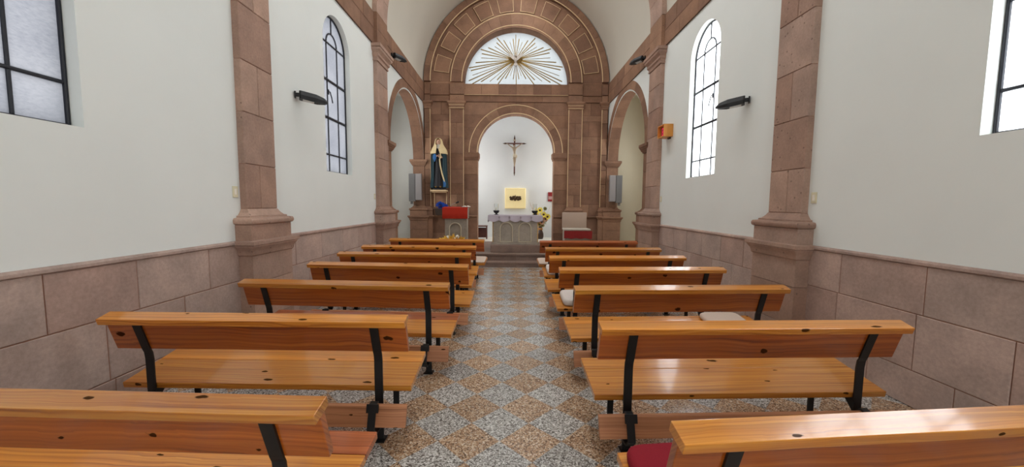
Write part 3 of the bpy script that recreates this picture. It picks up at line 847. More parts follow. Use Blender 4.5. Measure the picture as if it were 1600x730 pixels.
def cushion(s, k, x_in, y, lx, ly, h, mat, label, name='cushion', e=.32, group=None):
    pos, a = at_pew(s, k, x_in+lx/2, y, .380 + .074*y/.423 + .006)
    b = BM(); n = 20; m = 12; prof = []
    # soft rounded pad: superellipse plan, puffed top
    rings = []
    for zf, sc in (((0, .94), (.18, .99), (.45, 1.0), (.75, .985), (.93, .94), (1.0, .86)) if e > .2 else ((0, .985), (.2, .997), (.5, 1.0), (.8, .997), (.95, .985), (1.0, .97))):
        ring = []
        for i in range(32):
            t = 2*PI*i/32; cx, sy = math.cos(t), math.sin(t)
            px = math.copysign(abs(cx)**e, cx)*lx/2*sc; py = math.copysign(abs(sy)**e, sy)*ly/2*sc
            ring.append(b.verts.new((px, py, zf*h)))
        rings.append(ring)
    fs = [b.faces.new(rings[0][::-1])]
    for A, B in zip(rings, rings[1:]):
        for i in range(32):
            j = (i+1) % 32; fs.append(b.faces.new((A[i], A[j], B[j], B[i])))
    top = b.verts.new((0, 0, h*1.01))
    for i in range(32): fs.append(b.faces.new((rings[-1][i], rings[-1][(i+1) % 32], top)))
    paint(b, fs, (.5,)*4)
    o = obj(name, b, mat, None, 60); o.location = pos; o.rotation_euler = (math.atan(.074/.423), 0, a)
    thing(o, label, 'cushion', group)
    return o
cushion(1, 7, .015, .215, .42, .40, .06, M['maroon_fabric'], 'maroon cushion on the aisle end of the front-most cut-off pew seat')
cushion(1, 5, 1.42, .215, .42, .40, .05, M['cream_fabric'], 'cream seat cushion at the wall end of a pew, presider chair side')
cushion(1, 4, .085, .215, .40, .36, .075, M['white_fabric'], 'plump white cushion on the aisle end of the fourth pew from the steps')
cushion(1, 2, .06, .215, .40, .40, .075, M['white_fabric'], 'white cushion on the aisle end of the second pew from the steps')
cushion(1, 1, .01, .215, .9, .40, .018, M['cream_fabric'], 'thin beige pad along the first pew seat, presider chair side', 'seat_pad', .14)
cushion(-1, 1, .01, .215, .9, .40, .018, M['cream_fabric'], 'thin beige pad along the first pew seat, statue side', 'seat_pad', .14)

# ------------------------------------------------------------------ altar and what stands on it
def arch_outline(bm, P, c, z0, zs, r, k, w, mi=0):
    pts = [P(c-r, z0, w)] + [P(c-r*math.cos(PI*i/16), zs+r*math.sin(PI*i/16), w) for i in range(17)] + [P(c+r, z0, w)]
    tube(bm, pts, k, 6, None, mi)
ax0, ax1, ay0, ay1, az0, az1 = -.655, .600, 10.20, 10.95, .51, 1.30
alt = empty('altar', ((ax0+ax1)/2, (ay0+ay1)/2, az0)); thing(alt, 'grey stone altar with two arched panels on the platform', 'altar')
OFF = Vector(alt.location)
def rel(P, off): return lambda u, v, w: P(u, v, w) - off
PF = rel(lambda u, v, w: Vector((u, ay0 - w, v)), OFF)
b = BM(); ac = [-.275, .235]
def boxo(b, off, x0, x1, y0, y1, z0, z1, bev=.004, mi=0): box(b, x0-off.x, x1-off.x, y0-off.y, y1-off.y, z0-off.z, z1-off.z, bev, None, mi)
boxo(b, OFF, ax0, ax1, ay0+.03, ay1, az0, az1)
boxo(b, OFF, ax0-.02, ax1+.02, ay0-.005, ay1+.01, az0, az0+.06)
boxo(b, OFF, ax0-.02, ax1+.02, ay0-.005, ay1+.01, az1-.07, az1)
# front slab with two arched recesses
def front_with_arches(b, P, u0, u1, v0, v1, arches, w0, w1):
    cuts = [u0] + [x for c, r in arches for x in (c-r, c+r)] + [u1]
    for i in range(0, len(cuts), 2): block(b, P, cuts[i], cuts[i+1], v0, v1, w0, w1)
    for c, r in arches:
        zs = ARZ; m = 14
        pts = [(c-r*math.cos(PI*i/m), zs+r*math.sin(PI*i/m)) for i in range(m+1)] + [(c+r, v1), (c-r, v1)]
        prism(b, P, pts, w0, w1)
ARZ = .95
front_with_arches(b, PF, ax0, ax1, az0+.06, az1-.07, [(c, .148) for c in ac], -.03, .0)
obj('altar_body', b, M['stone_grey'], alt)
for c in ac:
    b = BM(); arch_outline(b, PF, c, az0+.07, ARZ, .166, .014, .004); block(b, PF, c-.16, c+.16, az0+.065, az0+.085, -.03, .006)
    obj('arch_moulding', b, M['stone_pale'], alt)
for x in (ax0+.012, ax1-.012):
    b = BM(); tube(b, [PF(x, az0+.065 + (az1-.14-az0)*i/60, .003) for i in range(61)], [.008+.004*(i % 2) for i in range(61)], 6)
    obj('bead_moulding', b, M['gold'], alt)

b = BM(); cx0, cx1, cy0, cy1, zt_ = -.775, .715, 10.165, 11.0, 1.312
box(b, cx0, cx1, cy0, cy1, zt_-.010, zt_, .003)
def skirt(pa, pb, n, drop, amp, waves, out):
    rows = []
    nv = Vector((out[0], out[1], 0))
    for i in range(n+1):
        t = i/n; p = Vector(pa).lerp(Vector(pb), t)
        d = drop + amp*abs(math.sin(PI*waves*t))
        col = []
        for j in range(5):
            f = j/4; wob = .010*math.sin(2*PI*waves*t)*f
            col.append(p + nv*(wob + .006*f) + Vector((0, 0, -d*f)))
        rows.append(col)
    fs = []
    for th in (0, -.004):
        V = [[b.verts.new(q + nv*th) for q in col] for col in rows]
        for A, B in zip(V, V[1:]):
            for j in range(4): fs.append(b.faces.new((A[j], B[j], B[j+1], A[j+1])))
    paint(b, fs, (.5,)*4)
skirt((cx0, cy0, zt_-.002), (cx1, cy0, zt_-.002), 120, .13, .05, 5, (0, -1))
skirt((cx0, cy1, zt_-.002), (cx0, cy0, zt_-.002), 60, .15, .05, 3, (-1, 0))
skirt((cx1, cy0, zt_-.002), (cx1, cy1, zt_-.002), 60, .15, .05, 3, (1, 0))
cl = obj('altar_cloth', b, M['lace'], None, 60); thing(cl, 'lilac-grey lace cloth with scalloped hem draped over the altar', 'altar cloth')
for i, x in enumerate((-.47, -.19, .115, .40)):
    b = BM(); y = cy0-.016
    box(b, x-.005, x+.005, y, y+.004, 1.20, 1.29); box(b, x-.028, x+.028, y, y+.004, 1.25, 1.262)
    obj('embroidered_cross', b, M['lace_dark'], cl)

def candle_holder(x, y, label):
    r = empty('candle_holder', (x, y, zt_+.001)); thing(r, label, 'candle holder', 'candle holders on the altar')
    b = BM(); lathe(b, [(.060, 0), (.062, .010), (.028, .020), (.026, .035), (.055, .050), (.080, .085), (.088, .120), (.080, .121), (.05, .110)], n=24); obj('bowl', b, M['black_plastic'], r, 40)
    b = BM()
    lathe(b, [(.050, .112), (.056, .20), (.062, .31), (.058, .31), (.052, .20), (.046, .115)], n=20); obj('glass_cylinder', b, M['glass'], r, 60)
    b = BM(); lathe(b, [(.022, .112), (.022, .20), (.018, .205), (.003, .207), (.002, .225)], n=12); obj('candle', b, M['white_flower'], r, 50)
candle_holder(-.565, 10.62, 'black footed glass candle holder on the altar end near the lectern')
candle_holder(.525, 10.62, 'black footed glass candle holder on the altar end near the flowers')

# ------------------------------------------------------------------ tabernacle, crucifix, red plaque on the chancel wall
def flat_thing(name, loc, label, cat): 
    r = empty(name, loc); thing(r, label, cat); return r
tx, tz0, tz1 = .018, 1.44, 2.235
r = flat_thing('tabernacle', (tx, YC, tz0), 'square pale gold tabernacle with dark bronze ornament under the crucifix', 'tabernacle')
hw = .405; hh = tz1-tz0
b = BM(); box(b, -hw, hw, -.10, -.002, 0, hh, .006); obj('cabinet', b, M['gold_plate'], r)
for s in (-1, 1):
    b = BM(); x0, x1 = sorted((s*.004, s*(hw-.012))); box(b, x0, x1, -.118, -.101, .014, hh-.014, .005); obj('door', b, M['gold_plate'], r)
b = BM(); rr = random.Random(4)
for i in range(80):
    t = rr.uniform(-1, 1); zc = .40 + rr.uniform(-.075, .07)*(1-.25*abs(t))
    ball(b, (t*.20, -.130, zc), rr.uniform(.024, .042), 8, scale=(1, .6, 1))
tube(b, [(0, -.13, .46), (0, -.13, .53)], .008, 6); tube(b, [(-.022, -.13, .505), (.022, -.13, .505)], .007, 6)
obj('relief_ornament', b, M['bronze'], r, 50)

r = flat_thing('crucifix', (-.028, YC, 2.76), 'dark wooden crucifix with pale figure hung on the chancel wall', 'crucifix')
b = BM(); box(b, -.028, .028, -.075, -.045, .07, 1.40, .004); obj('upright_beam', b, M['dark_wood'], r)
b = BM(); box(b, -.36, .36, -.077, -.043, 1.165, 1.215, .004); obj('cross_beam', b, M['dark_wood'], r)
b = BM(); box(b, -.05, .05, -.082, -.076, 1.285, 1.335, .003); obj('title_plate', b, M['stone_pale'], r)
b = BM(); tube(b, [(0, -.06, 1.25), (0, -.002, 1.25)], .012, 8); tube(b, [(0, -.06, .3), (0, -.002, .3)], .012, 8); obj('wall_mount', b, M['iron'], r)
for pts in ([(0, -.06, 1.40), (0, -.06, 1.45), (0, -.06, 1.52)], [(-.36, -.06, 1.19), (-.40, -.06, 1.19), (-.46, -.06, 1.19)], [(.36, -.06, 1.19), (.40, -.06, 1.19), (.46, -.06, 1.19)], [(0, -.06, .07), (0, -.06, .02), (0, -.06, -.06)]):
    b = BM(); tube(b, pts, [.026, .020, .002], 8); ball(b, pts[0], .032, 10); obj('finial', b, M['bronze'], r, 50)

def skinned(name, verts, edges, radii, mat, parent, root=0, sub=2):
    me = bpy.data.meshes.new(name); me.from_pydata([Vector(v) for v in verts], edges, []); me.materials.append(mat)
    o = bpy.data.objects.new(name, me); COL.objects.link(o); o.parent = parent
    sk = o.modifiers.new('skin', 'SKIN'); sk.use_smooth_shade = True
    for i, rr in enumerate(radii):
        v = me.skin_vertices[0].data[i]; v.radius = rr if isinstance(rr, tuple) else (rr, rr); v.use_root = (i == root)
    ss = o.modifiers.new('sub', 'SUBSURF'); ss.levels = sub; ss.render_levels = sub
    return o
# corpus: sagging on the cross, head bent to its right, knees forward
V = [(0, -.12, .72), (.0, -.115, .84), (-.005, -.11, .96), (-.008, -.115, 1.03), (-.02, -.135, 1.09), (-.022, -.14, 1.135),
     (-.07, -.105, 1.02), (-.17, -.09, 1.09), (-.27, -.085, 1.175), (-.31, -.083, 1.20),
     (.06, -.105, 1.02), (.16, -.09, 1.09), (.26, -.085, 1.175), (.30, -.083, 1.20),
     (-.03, -.13, .68), (-.02, -.165, .53), (-.008, -.115, .36), (-.005, -.125, .30),
     (.03, -.13, .68), (.03, -.17, .54), (.012, -.125, .37), (.010, -.14, .305)]
Ed = [(0, 1), (1, 2), (2, 3), (3, 4), (4, 5), (2, 6), (6, 7), (7, 8), (8, 9), (2, 10), (10, 11), (11, 12), (12, 13), (0, 14), (14, 15), (15, 16), (16, 17), (0, 18), (18, 19), (19, 20), (20, 21)]
Ra = [.052, .045, .060, .026, .040, .034, .030, .022, .016, .012, .030, .022, .016, .012, .040, .030, .020, .014, .040, .030, .020, .014]
body = skinned('body', V, Ed, Ra, M['corpus'], r)
b = BM(); lathe(b, [(.055, .66), (.066, .69), (.066, .74), (.052, .79)], (0.005, -.125, 0), 16, sx=1.05, sy=.9); tube(b, [(.06, -.13, .74), (.085, -.14, .70), (.08, -.14, .62)], [.022, .026, .008], 8); obj('loincloth', b, M['stone_pale'], r, 60)
b = BM(); ball(b, (-.022, -.128, 1.135), .044, 12, scale=(1, .9, .9)); obj('hair', b, M['brown_seed'], r, 60)

r = flat_thing('plaque', (1.44, YC, 1.73), 'red plaque with pale lettering on the chancel wall beside the arch', 'plaque')
b = BM(); box(b, -.14, .14, -.025, -.002, 0, .36, .004); obj('board', b, M['red_sign'], r)
b = BM()
for z, n, x0, x1 in ((.135, 7, -.11, .10), (.085, 8, -.12, .11)):
    for i in range(n):
        a = x0 + (x1-x0)*i/n; box(b, a, a+(x1-x0)/n*.72, -.028, -.0255, z, z+.030)
box(b, -.13, .13, -.028, -.0255, .185, .195)
obj('lettering', b, M['sign_white'], r)

# ------------------------------------------------------------------ flowers beside the altar
def flower_head(b, c, rad, petals, tilt, mi_p, mi_c, rnd):
    c = Vector(c); q = Matrix.Rotation(tilt[0], 3, 'X') @ Matrix.Rotation(tilt[1], 3, 'Y')
    for i in range(petals):
        a = 2*PI*i/petals; d = Vector((math.cos(a), math.sin(a), .12)); s = Vector((-math.sin(a), math.cos(a), 0))
        pts = [c + q @ (d*rad*.22 - s*rad*.08), c + q @ (d*rad*.7 - s*rad*.2), c + q @ (d*rad), c + q @ (d*rad*.7 + s*rad*.2), c + q @ (d*rad*.22 + s*rad*.08)]
        up = q @ Vector((0, 0, .006))
        v0 = [b.verts.new(p) for p in pts]; v1 = [b.verts.new(p+up) for p in pts]
        fs = [b.faces.new(v0[::-1]), b.faces.new(v1)] + [b.faces.new((v0[k], v0[(k+1) % 5], v1[(k+1) % 5], v1[k])) for k in range(5)]
        paint(b, fs, (.5,)*4, mi_p)
    ball(b, c + q @ Vector((0, 0, .008)), rad*.34, 8, mi=mi_c, scale=(1, 1, 1))
FX, FY = .965, 14.05
r = empty('flower_vase', (FX, FY, ZF)); thing(r, 'tall dark vase of yellow sunflowers and dry stalks standing beside the altar', 'vase of flowers')
b = BM(); lathe(b, [(.08, 0), (.105, .02), (.125, .10), (.12, .20), (.09, .29), (.07, .33), (.07, .45), (.085, .47), (.08, .475), (.06, .46)], n=24); obj('vase', b, M['dark_pot'], r, 50)
b = BM(); lathe(b, [(.082, .34), (.09, .36), (.086, .40), (.076, .42)], n=20); obj('vase_band', b, M['amber'], r, 50)
rf = random.Random(12)
heads = [(-.03, 1.08, 'y'), (.11, .92, 'y'), (-.17, .93, 'y'), (.18, .76, 'd'), (.16, 1.14, 'l'), (.26, .84, 'y'), (-.02, .80, 'y'), (-.05, .56, 'l'), (.05, .64, 'd'), (-.13, .74, 'y'), (.08, .52, 'l')]
b = BM()
for x, z, k in heads: tube(b, [(x*.1, 0, .42), (x*.5, -.02, .42+(z-.42)*.5), (x, -.05, z)], .007, 6)
for i in range(16):
    a = rf.uniform(-.45, .45); z = rf.uniform(.95, 1.42); tube(b, [(a*.1, 0, .44), (a*.5, .02, .9), (a, .03, z)], [.004, .003, .002], 5)
obj('stalks', b, M['straw'], r)
for x, z, k in heads:
    b = BM(); flower_head(b, (x, -.07, z), .125 if k != 'l' else .08, 12, (PI/2*.8, rf.uniform(-.3, .3)), 0, 1, rf)
    obj('flower', b, [M['leaf'] if k == 'l' else (M['yellow_flower'] if k == 'y' else M['amber']), M['brown_seed']], r)
b = BM()
for i in range(26):
    a = rf.uniform(-.17, .17); z = rf.uniform(.46, .8); c = Vector((a, rf.uniform(-.10, .06), z)); ln = rf.uniform(.07, .13); dr = Vector((rf.uniform(-1, 1), rf.uniform(-1, .3), rf.uniform(-.4, .8))).normalized(); sd = dr.orthogonal().normalized()
    pts = [c, c+dr*ln*.5+sd*ln*.2, c+dr*ln, c+dr*ln*.5-sd*ln*.2]
    f = b.faces.new([b.verts.new(p) for p in pts]); paint(b, [f], (.5,)*4)
obj('foliage', b, M['leaf'], r)

# ------------------------------------------------------------------ dark wooden stool in the chancel
r = empty('prie_dieu', (-1.22, 13.95, ZF)); thing(r, 'dark red wooden kneeling desk half hidden by the chancel arch pier', 'kneeling desk')
b = BM(); box(b, -.22, .20, -.16, .16, .46, .50, .006); obj('top', b, M['dark_wood'], r)
for s in (-1, 1):
    b = BM(); box(b, s*.17-.02, s*.17+.02, -.13, .13, 0, .459, .004); obj('side_panel', b, M['dark_wood'], r)
b = BM(); box(b, -.149, .149, -.02, .02, .05, .42, .004); obj('panel', b, M['dark_wood'], r)

# ------------------------------------------------------------------ lectern (ambo)
LXc, LY = -1.80, 11.25
r = empty('lectern', (LXc, LY, ZF)); thing(r, 'grey stone lectern with arched niche before the statue', 'lectern'); O2 = Vector(r.location)
b = BM(); h = .87
box(b, -.33, .33, .0, .30, 0, h, .006); box(b, -.36, .36, -.06, .34, 0, .05, .006)
PF2 = lambda u, v, w: Vector((u, -w, v))
ARZ = .56
front_with_arches(b, PF2, -.33, .33, .05, h, [(-.02, .15)], 0, .05)
obj('lectern_body', b, M['stone_grey'], r)
b = BM(); arch_outline(b, PF2, -.02, .06, ARZ, .17, .016, .052); obj('arch_moulding', b, M['stone_pale'], r)
b = BM(); P = lambda u, v, w: Vector((w, u, v)); prism(b, P, [(-.12, h), (.34, h), (.34, h+.33), (-.12, h+.305)], -.35, .35); obj('desk_top', b, M['stone_grey'], r)
# red cloth over the desk
b = BM(); x0, x1 = LXc-.39, LXc+.36
def sheet(pts, x0, x1, th=.006, n=16, wob=.006):
    rows = []
    for i in range(n+1):
        x = x0 + (x1-x0)*i/n
        rows.append([Vector((x, y + wob*math.sin(i*1.7)*(1 if z < 1.3 else 0), z)) for y, z in pts])
    fs = []
    top = [[b.verts.new(p) for p in row] for row in rows]
    bot = [[b.verts.new(p + Vector((0, -th*.7, th*.7))) for p in row] for row in rows]
    for V in (top, bot):
        for A, B in zip(V, V[1:]):
            for j in range(len(pts)-1): fs.append(b.faces.new((A[j], A[j+1], B[j+1], B[j])))
    for k in (0, -1):
        for j in range(len(pts)-1): fs.append(b.faces.new((top[k][j], top[k][j+1], bot[k][j+1], bot[k][j])))
    for A, B, C, D in zip(top, top[1:], bot, bot[1:]):
        fs.append(b.faces.new((A[0], B[0], D[0], C[0]))); fs.append(b.faces.new((A[-1], B[-1], D[-1], C[-1])))
    paint(b, fs, (.5,)*4)
yb = LY-.127; zb = ZF+h
sheet([(LY+.33, zb+.338), (yb+.05, zb+.318), (yb, zb+.314), (yb-.004, zb+.15), (yb-.006, zb-.01)], x0, x1)
o = obj('lectern_cloth', b, M['red_cloth'], None, 60); thing(o, 'plain red cloth hanging over the front of the lectern', 'cloth')
# open book on it
bk = empty('book', (LXc+.29, LY+.08, zb+.345)); bk.rotation_euler = (.055, 0, 0); thing(bk, 'open white-paged book lying on the red-draped lectern', 'book')
for s in (-1, 1):
    b = BM(); P = lambda u, v, w: Vector((u, w, v))
    pts = [(0, 0)] + [(s*.13*i/6, .028*math.sin(PI*(i/6)**.6)) for i in range(1, 7)] + [(s*.13, .0)]
    prism(b, P, pts, -.09, .09); obj('pages', b, M['white_flower'], bk)
b = BM(); box(b, -.14, .14, -.10, .10, -.008, -.001); obj('cover', b, M['dark_wood'], bk)
# microphone
mi = empty('microphone', (LXc-.06, LY+.26, zb+.348)); thing(mi, 'black gooseneck microphone rising above the lectern', 'microphone')
b = BM(); tube(b, [(-.15, 0, 0), (-.12, -.01, .05), (-.04, -.03, .085), (.03, -.05, .11)], .008, 8); obj('gooseneck', b, M['grey_metal'], mi, 50)
b = BM(); tube(b, [(.02, -.05, .105), (.09, -.06, .135), (.12, -.065, .15)], [.016, .026, .020], 10); obj('head', b, M['black_plastic'], mi, 50)
b = BM(); lathe(b, [(.035, 0), (.03, .012), (.01, .016)], (-.15, 0, -.004), 12); obj('base', b, M['black_plastic'], mi, 50)

# golden arrangement at the lectern foot
r = empty('flower_arrangement', (LXc-.02, LY-.46, ZF)); thing(r, 'golden leaf arrangement with white blooms at the lectern foot', 'flowers')
b = BM(); lathe(b, [(.16, 0), (.19, .02), (.20, .10), (.17, .11)], n=20); obj('bowl', b, M['gold'], r, 40)
b = BM()
for i in range(130):
    a = rf.uniform(0, 2*PI); e = rf.uniform(.1, 1.6); dr = Vector((math.cos(a)*1.3, math.sin(a)*.35-.05, e)).normalized(); c = Vector((math.cos(a)*.12, math.sin(a)*.08, .11)); ln = rf.uniform(.16, .36); sd = dr.orthogonal().normalized()
    pts = [c, c+dr*ln*.5+sd*.05, c+dr*ln, c+dr*ln*.5-sd*.05]; f = b.faces.new([b.verts.new(p) for p in pts]); paint(b, [f], (.5,)*4)
obj('foliage', b, M['gold_flower'], r)
for x, z in ((-.13, .34), (.14, .36), (0, .20), (.12, .20), (-.10, .19), (.03, .30)):
    b = BM()
    for i in range(7):
        a = 2*PI*i/7; ball(b, (x+.03*math.cos(a), -.12, z+.03*math.sin(a)), .026, 8)
    ball(b, (x, -.135, z), .028, 8); tube(b, [(x, -.10, z), (x*.4, -.02, .11)], .006, 5); obj('bloom', b, M['white_flower'], r, 60)

# ------------------------------------------------------------------ statue of a veiled woman on its bracket
SX, SY, SZ = -2.575, YA-.24, 2.07
b = BM()
box(b, -2.84, -2.31, YA-.46, YA-.001, SZ-.05, SZ-.001, .006); box(b, -2.80, -2.35, YA-.42, YA-.001, SZ-.09, SZ-.05, .006)
for x in (-2.78, -2.37): box(b, x-.012, x+.012, YA-.03, YA-.001, 1.49, SZ-.09)
o = obj('bracket_shelf', b, M['stone_edge']); thing(o, 'pale stone bracket shelf under the veiled statue', 'shelf')
r = empty('statue', (SX, SY, SZ)); thing(r, 'painted statue of a sorrowing woman in cream veil and dark teal mantle', 'statue')
b = BM(); lathe(b, [(.25, 0), (.25, .05), (.22, .06), (.22, .09)], n=24, sx=1.0, sy=.72); obj('base', b, M['black_robe'], r, 40)
Vb = [(0, 0, .95), (0, .01, 1.15), (0, .01, 1.36), (0, 0, 1.44), (-.005, -.03, 1.53), (-.008, -.045, 1.605), (-.008, -.035, 1.665),
      (-.17, .01, 1.33), (-.20, -.06, 1.08), (-.07, -.17, 1.10), (-.01, -.20, 1.115),
      (.17, .01, 1.33), (.20, -.06, 1.07), (.09, -.17, 1.07), (.03, -.20, 1.085),
      (-.07, 0, .80), (-.08, -.02, .45), (-.08, -.02, .12), (.07, 0, .80), (.08, -.02, .45), (.08, -.02, .12),
      (.05, -.215, 1.13), (.035, -.23, 1.17), (-.01, -.22, 1.14)]
Eb = [(0, 1), (1, 2), (2, 3), (3, 4), (4, 5), (5, 6), (2, 7), (7, 8), (8, 9), (9, 10), (2, 11), (11, 12), (12, 13), (13, 14), (0, 15), (15, 16), (16, 17), (0, 18), (18, 19), (19, 20), (14, 21), (21, 22), (10, 23)]
Rb = [.13, .11, .12, .05, .078, .092, .066, .06, .045, .032, .026, .06, .045, .032, .026, .09, .07, .045, .09, .07, .045, .014, .010, .012]
skinned('body', Vb, Eb, Rb, M['skin'], r)
def robe(name, secs, mat, a0, a1, folds, amp, th=.012, n=40, parent=None, gaps=None):
    """draped cloth shell: sections (z, cx, cy, rx, ry), open between the angles"""
    b = BM(); V = [[], []]
    for si, (z, cx, cy, rx, ry) in enumerate(secs):
        if gaps: a0, a1 = -PI/2 + math.radians(gaps[si]), -PI/2 + 2*PI - math.radians(gaps[si])
        f = min(1, max(0, (secs[-1][0]-z)/(secs[-1][0]-secs[0][0])))
        for k in (0, 1):
            row = []
            for i in range(n+1):
                a = a0 + (a1-a0)*i/n
                m = 1 + amp*f*math.sin(folds*a + .6*math.sin(3*z)) - k*th/max(rx, .05)
                row.append(b.verts.new((cx+rx*m*math.cos(a), cy+ry*m*math.sin(a), z)))
            V[k].append(row)
    fs = []
    for k in (0, 1):
        for A, B in zip(V[k], V[k][1:]):
            for i in range(n): fs.append(b.faces.new((A[i], A[i+1], B[i+1], B[i])))
    for i in (0, n):
        for j in range(len(secs)-1): fs.append(b.faces.new((V[0][j][i], V[0][j+1][i], V[1][j+1][i], V[1][j][i])))
    for j in (0, -1):
        for i in range(n): fs.append(b.faces.new((V[0][j][i], V[0][j][i+1], V[1][j][i+1], V[1][j][i])))
    paint(b, fs, (.5,)*4)
    return obj(name, b, mat, parent, 50)
FULL = 2*PI
robe('dress', [(.085, 0, -.02, .24, .19), (.3, 0, -.01, .21, .165), (.6, 0, 0, .185, .15), (.9, 0, 0, .165, .145), (1.05, 0, 0, .155, .145), (1.2, 0, 0, .165, .15), (1.34, 0, 0, .15, .12), (1.42, 0, 0, .085, .075), (1.45, 0, 0, .065, .06)], M['black_robe'], 0, FULL, 14, .05, .01, 72, r)
fr0 = -PI/2 + math.radians(32); fr1 = -PI/2 + 2*PI - math.radians(32)
robe('mantle', [(.07, 0, 0, .30, .215), (.4, 0, .01, .275, .20), (.8, 0, .01, .265, .20), (1.1, 0, .01, .262, .20), (1.25, 0, .01, .245, .19), (1.36, 0, .01, .20, .16), (1.44, 0, .01, .12, .11)], M['teal_robe'], fr0, fr1, 11, .05, .016, 60, r)
v0 = -PI/2 + math.radians(24); v1 = -PI/2 + 2*PI - math.radians(24)
robe('veil', [(1.19, 0, -.01, .285, .225), (1.28, 0, 0, .272, .215), (1.37, 0, .0, .235, .19), (1.45, -.003, -.005, .185, .160), (1.52, -.006, -.010, .150, .142), (1.60, -.006, -.012, .132, .132), (1.67, -.008, -.012, .108, .112), (1.71, -.008, -.01, .066, .070), (1.728, -.008, -.005, .010, .012)], M['cream_veil'], v0, v1, 9, .04, .014, 48, r, [13, 12, 12, 16, 38, 46, 40, 10, 5])
b = BM(); lathe(b, [(.10, 1.36), (.095, 1.42), (.08, 1.46), (.085, 1.50), (.075, 1.505), (.055, 1.45)], (0, -.012, 0), 20, sy=.95); obj('wimple', b, M['white_flower'], r, 60)
b = BM(); tube(b, [(-.008, -.122, 1.61), (-.008, -.142, 1.575), (-.008, -.115, 1.566)], [.010, .014, .010], 8); tube(b, [(-.028, -.112, 1.548), (.012, -.112, 1.548)], .006, 6); obj('face_relief', b, M['skin'], r, 60)
b = BM(); ball(b, (-.040, -.120, 1.618), .011, 8, scale=(1.3, .5, .7)); ball(b, (.024, -.120, 1.618), .011, 8, scale=(1.3, .5, .7)); obj('eyes', b, M['brown_seed'], r, 60)
b = BM(); tube(b, [(.02, -.17, 1.36), (.08, -.20, 1.2), (.10, -.21, 1.08), (.06, -.225, 1.0), (.08, -.22, .8), (.13, -.215, .55), (.19, -.20, .34), (.21, -.19, .27)], [.014, .018, .02, .018, .022, .024, .024, .015], 8); obj('ribbon', b, M['cream_veil'], r, 60)
b = BM(); ball(b, (-.105, -.205, 1.07), .085, 12, scale=(.72, .3, 1.3)); tube(b, [(-.10, -.21, .98), (-.11, -.215, .92)], [.03, .012], 8); obj('sleeve_lining', b, M['blue_paint'], r, 60)
b = BM(); tube(b, [(.19, -.16, .30), (.215, -.17, .20), (.205, -.17, .10)], [.03, .045, .035], 10); obj('mantle_fold', b, M['blue_paint'], r, 60)
for s in (-1, 1):
    b = BM(); tube(b, [(s*.07, -.14, .10), (s*.075, -.20, .098), (s*.08, -.235, .094)], [.028, .028, .012], 8); obj('shoe', b, M['gold'], r, 60)

# blue flowers in a dark planter on the ledge
r = empty('planter', (-2.545, YA-.20, 1.222)); thing(r, 'dark planter of bright blue flowers on the ledge under the statue', 'planter')
sh = r
b = BM()
pl = [(-.17, -.10), (.17, -.10), (.17, .09), (-.17, .09)]
a_ = [b.verts.new((x*.9, y*.9, 0)) for x, y in pl]; c_ = [b.verts.new((x, y, .22)) for x, y in pl]; i_ = [b.verts.new((x*.92, y*.92, .22)) for x, y in pl]; d_ = [b.verts.new((x*.85, y*.85, .16)) for x, y in pl]
fs = [b.faces.new(a_[::-1]), b.faces.new(d_)]
for A, B in ((a_, c_), (c_, i_), (i_, d_)):
    for i in range(4): fs.append(b.faces.new((A[i], A[(i+1) % 4], B[(i+1) % 4], B[i])))
paint(b, fs, (.5,)*4); obj('box', b, M['planter'], r)
for i in range(22):
    b = BM(); a = rf.uniform(0, 2*PI); e = rf.uniform(.2, 1); rad = .17*math.sqrt(rf.random())
    c = (rad*math.cos(a)*1.35, rad*math.sin(a)*.55, .27 + .13*(1-(rad/.17)**2) + rf.uniform(-.02, .03))
    flower_head(b, c, .065, 8, (rf.uniform(.3, 1.4), rf.uniform(-.7, .7)), 0, 0, rf); tube(b, [c, (c[0]*.5, c[1]*.5, .165)], .004, 5)
    obj('flower', b, M['blue_flower'], r)

# ------------------------------------------------------------------ presider's chair
r = empty('chair', (1.99, 12.25, ZF)); thing(r, 'upholstered beige presider chair with red front standing by the stone pilaster', 'chair')
b = BM(); box(b, -.41, .40, .26, .36, .50, 1.045, .02, None, 0, 2); obj('backrest', b, plain('beige_upholstery', srgb(182, 160, 144), .9, 0, .2, .06, 60, .2), r, 40)
b = BM(); box(b, -.38, .37, .361, .40, .0, 1.0, .01); obj('back_frame', b, M['dark_wood'], r)
b = BM(); box(b, -.42, .43, -.30, .258, .46, .53, .025, None, 0, 3); obj('seat', b, plain('pale_seat_upholstery', srgb(190, 180, 164), .9, 0, .2, .06, 60, .2), r, 40)
b = BM(); box(b, -.40, .40, -.25, .25, .0, .455, .01); obj('base', b, M['stone_grey'], r)
b = BM(); 
for i in range(24):
    x = -.43 + .9*i/24; box(b, x, x+.9/24, -.315-.006*math.sin(i*1.3), -.302, .22+.01*math.sin(i*.8), .462)
box(b, .431, .447, -.30, .2, .22, .46); obj('red_valance', b, plain('dark_red_valance', srgb(146, 34, 32), .85), r)

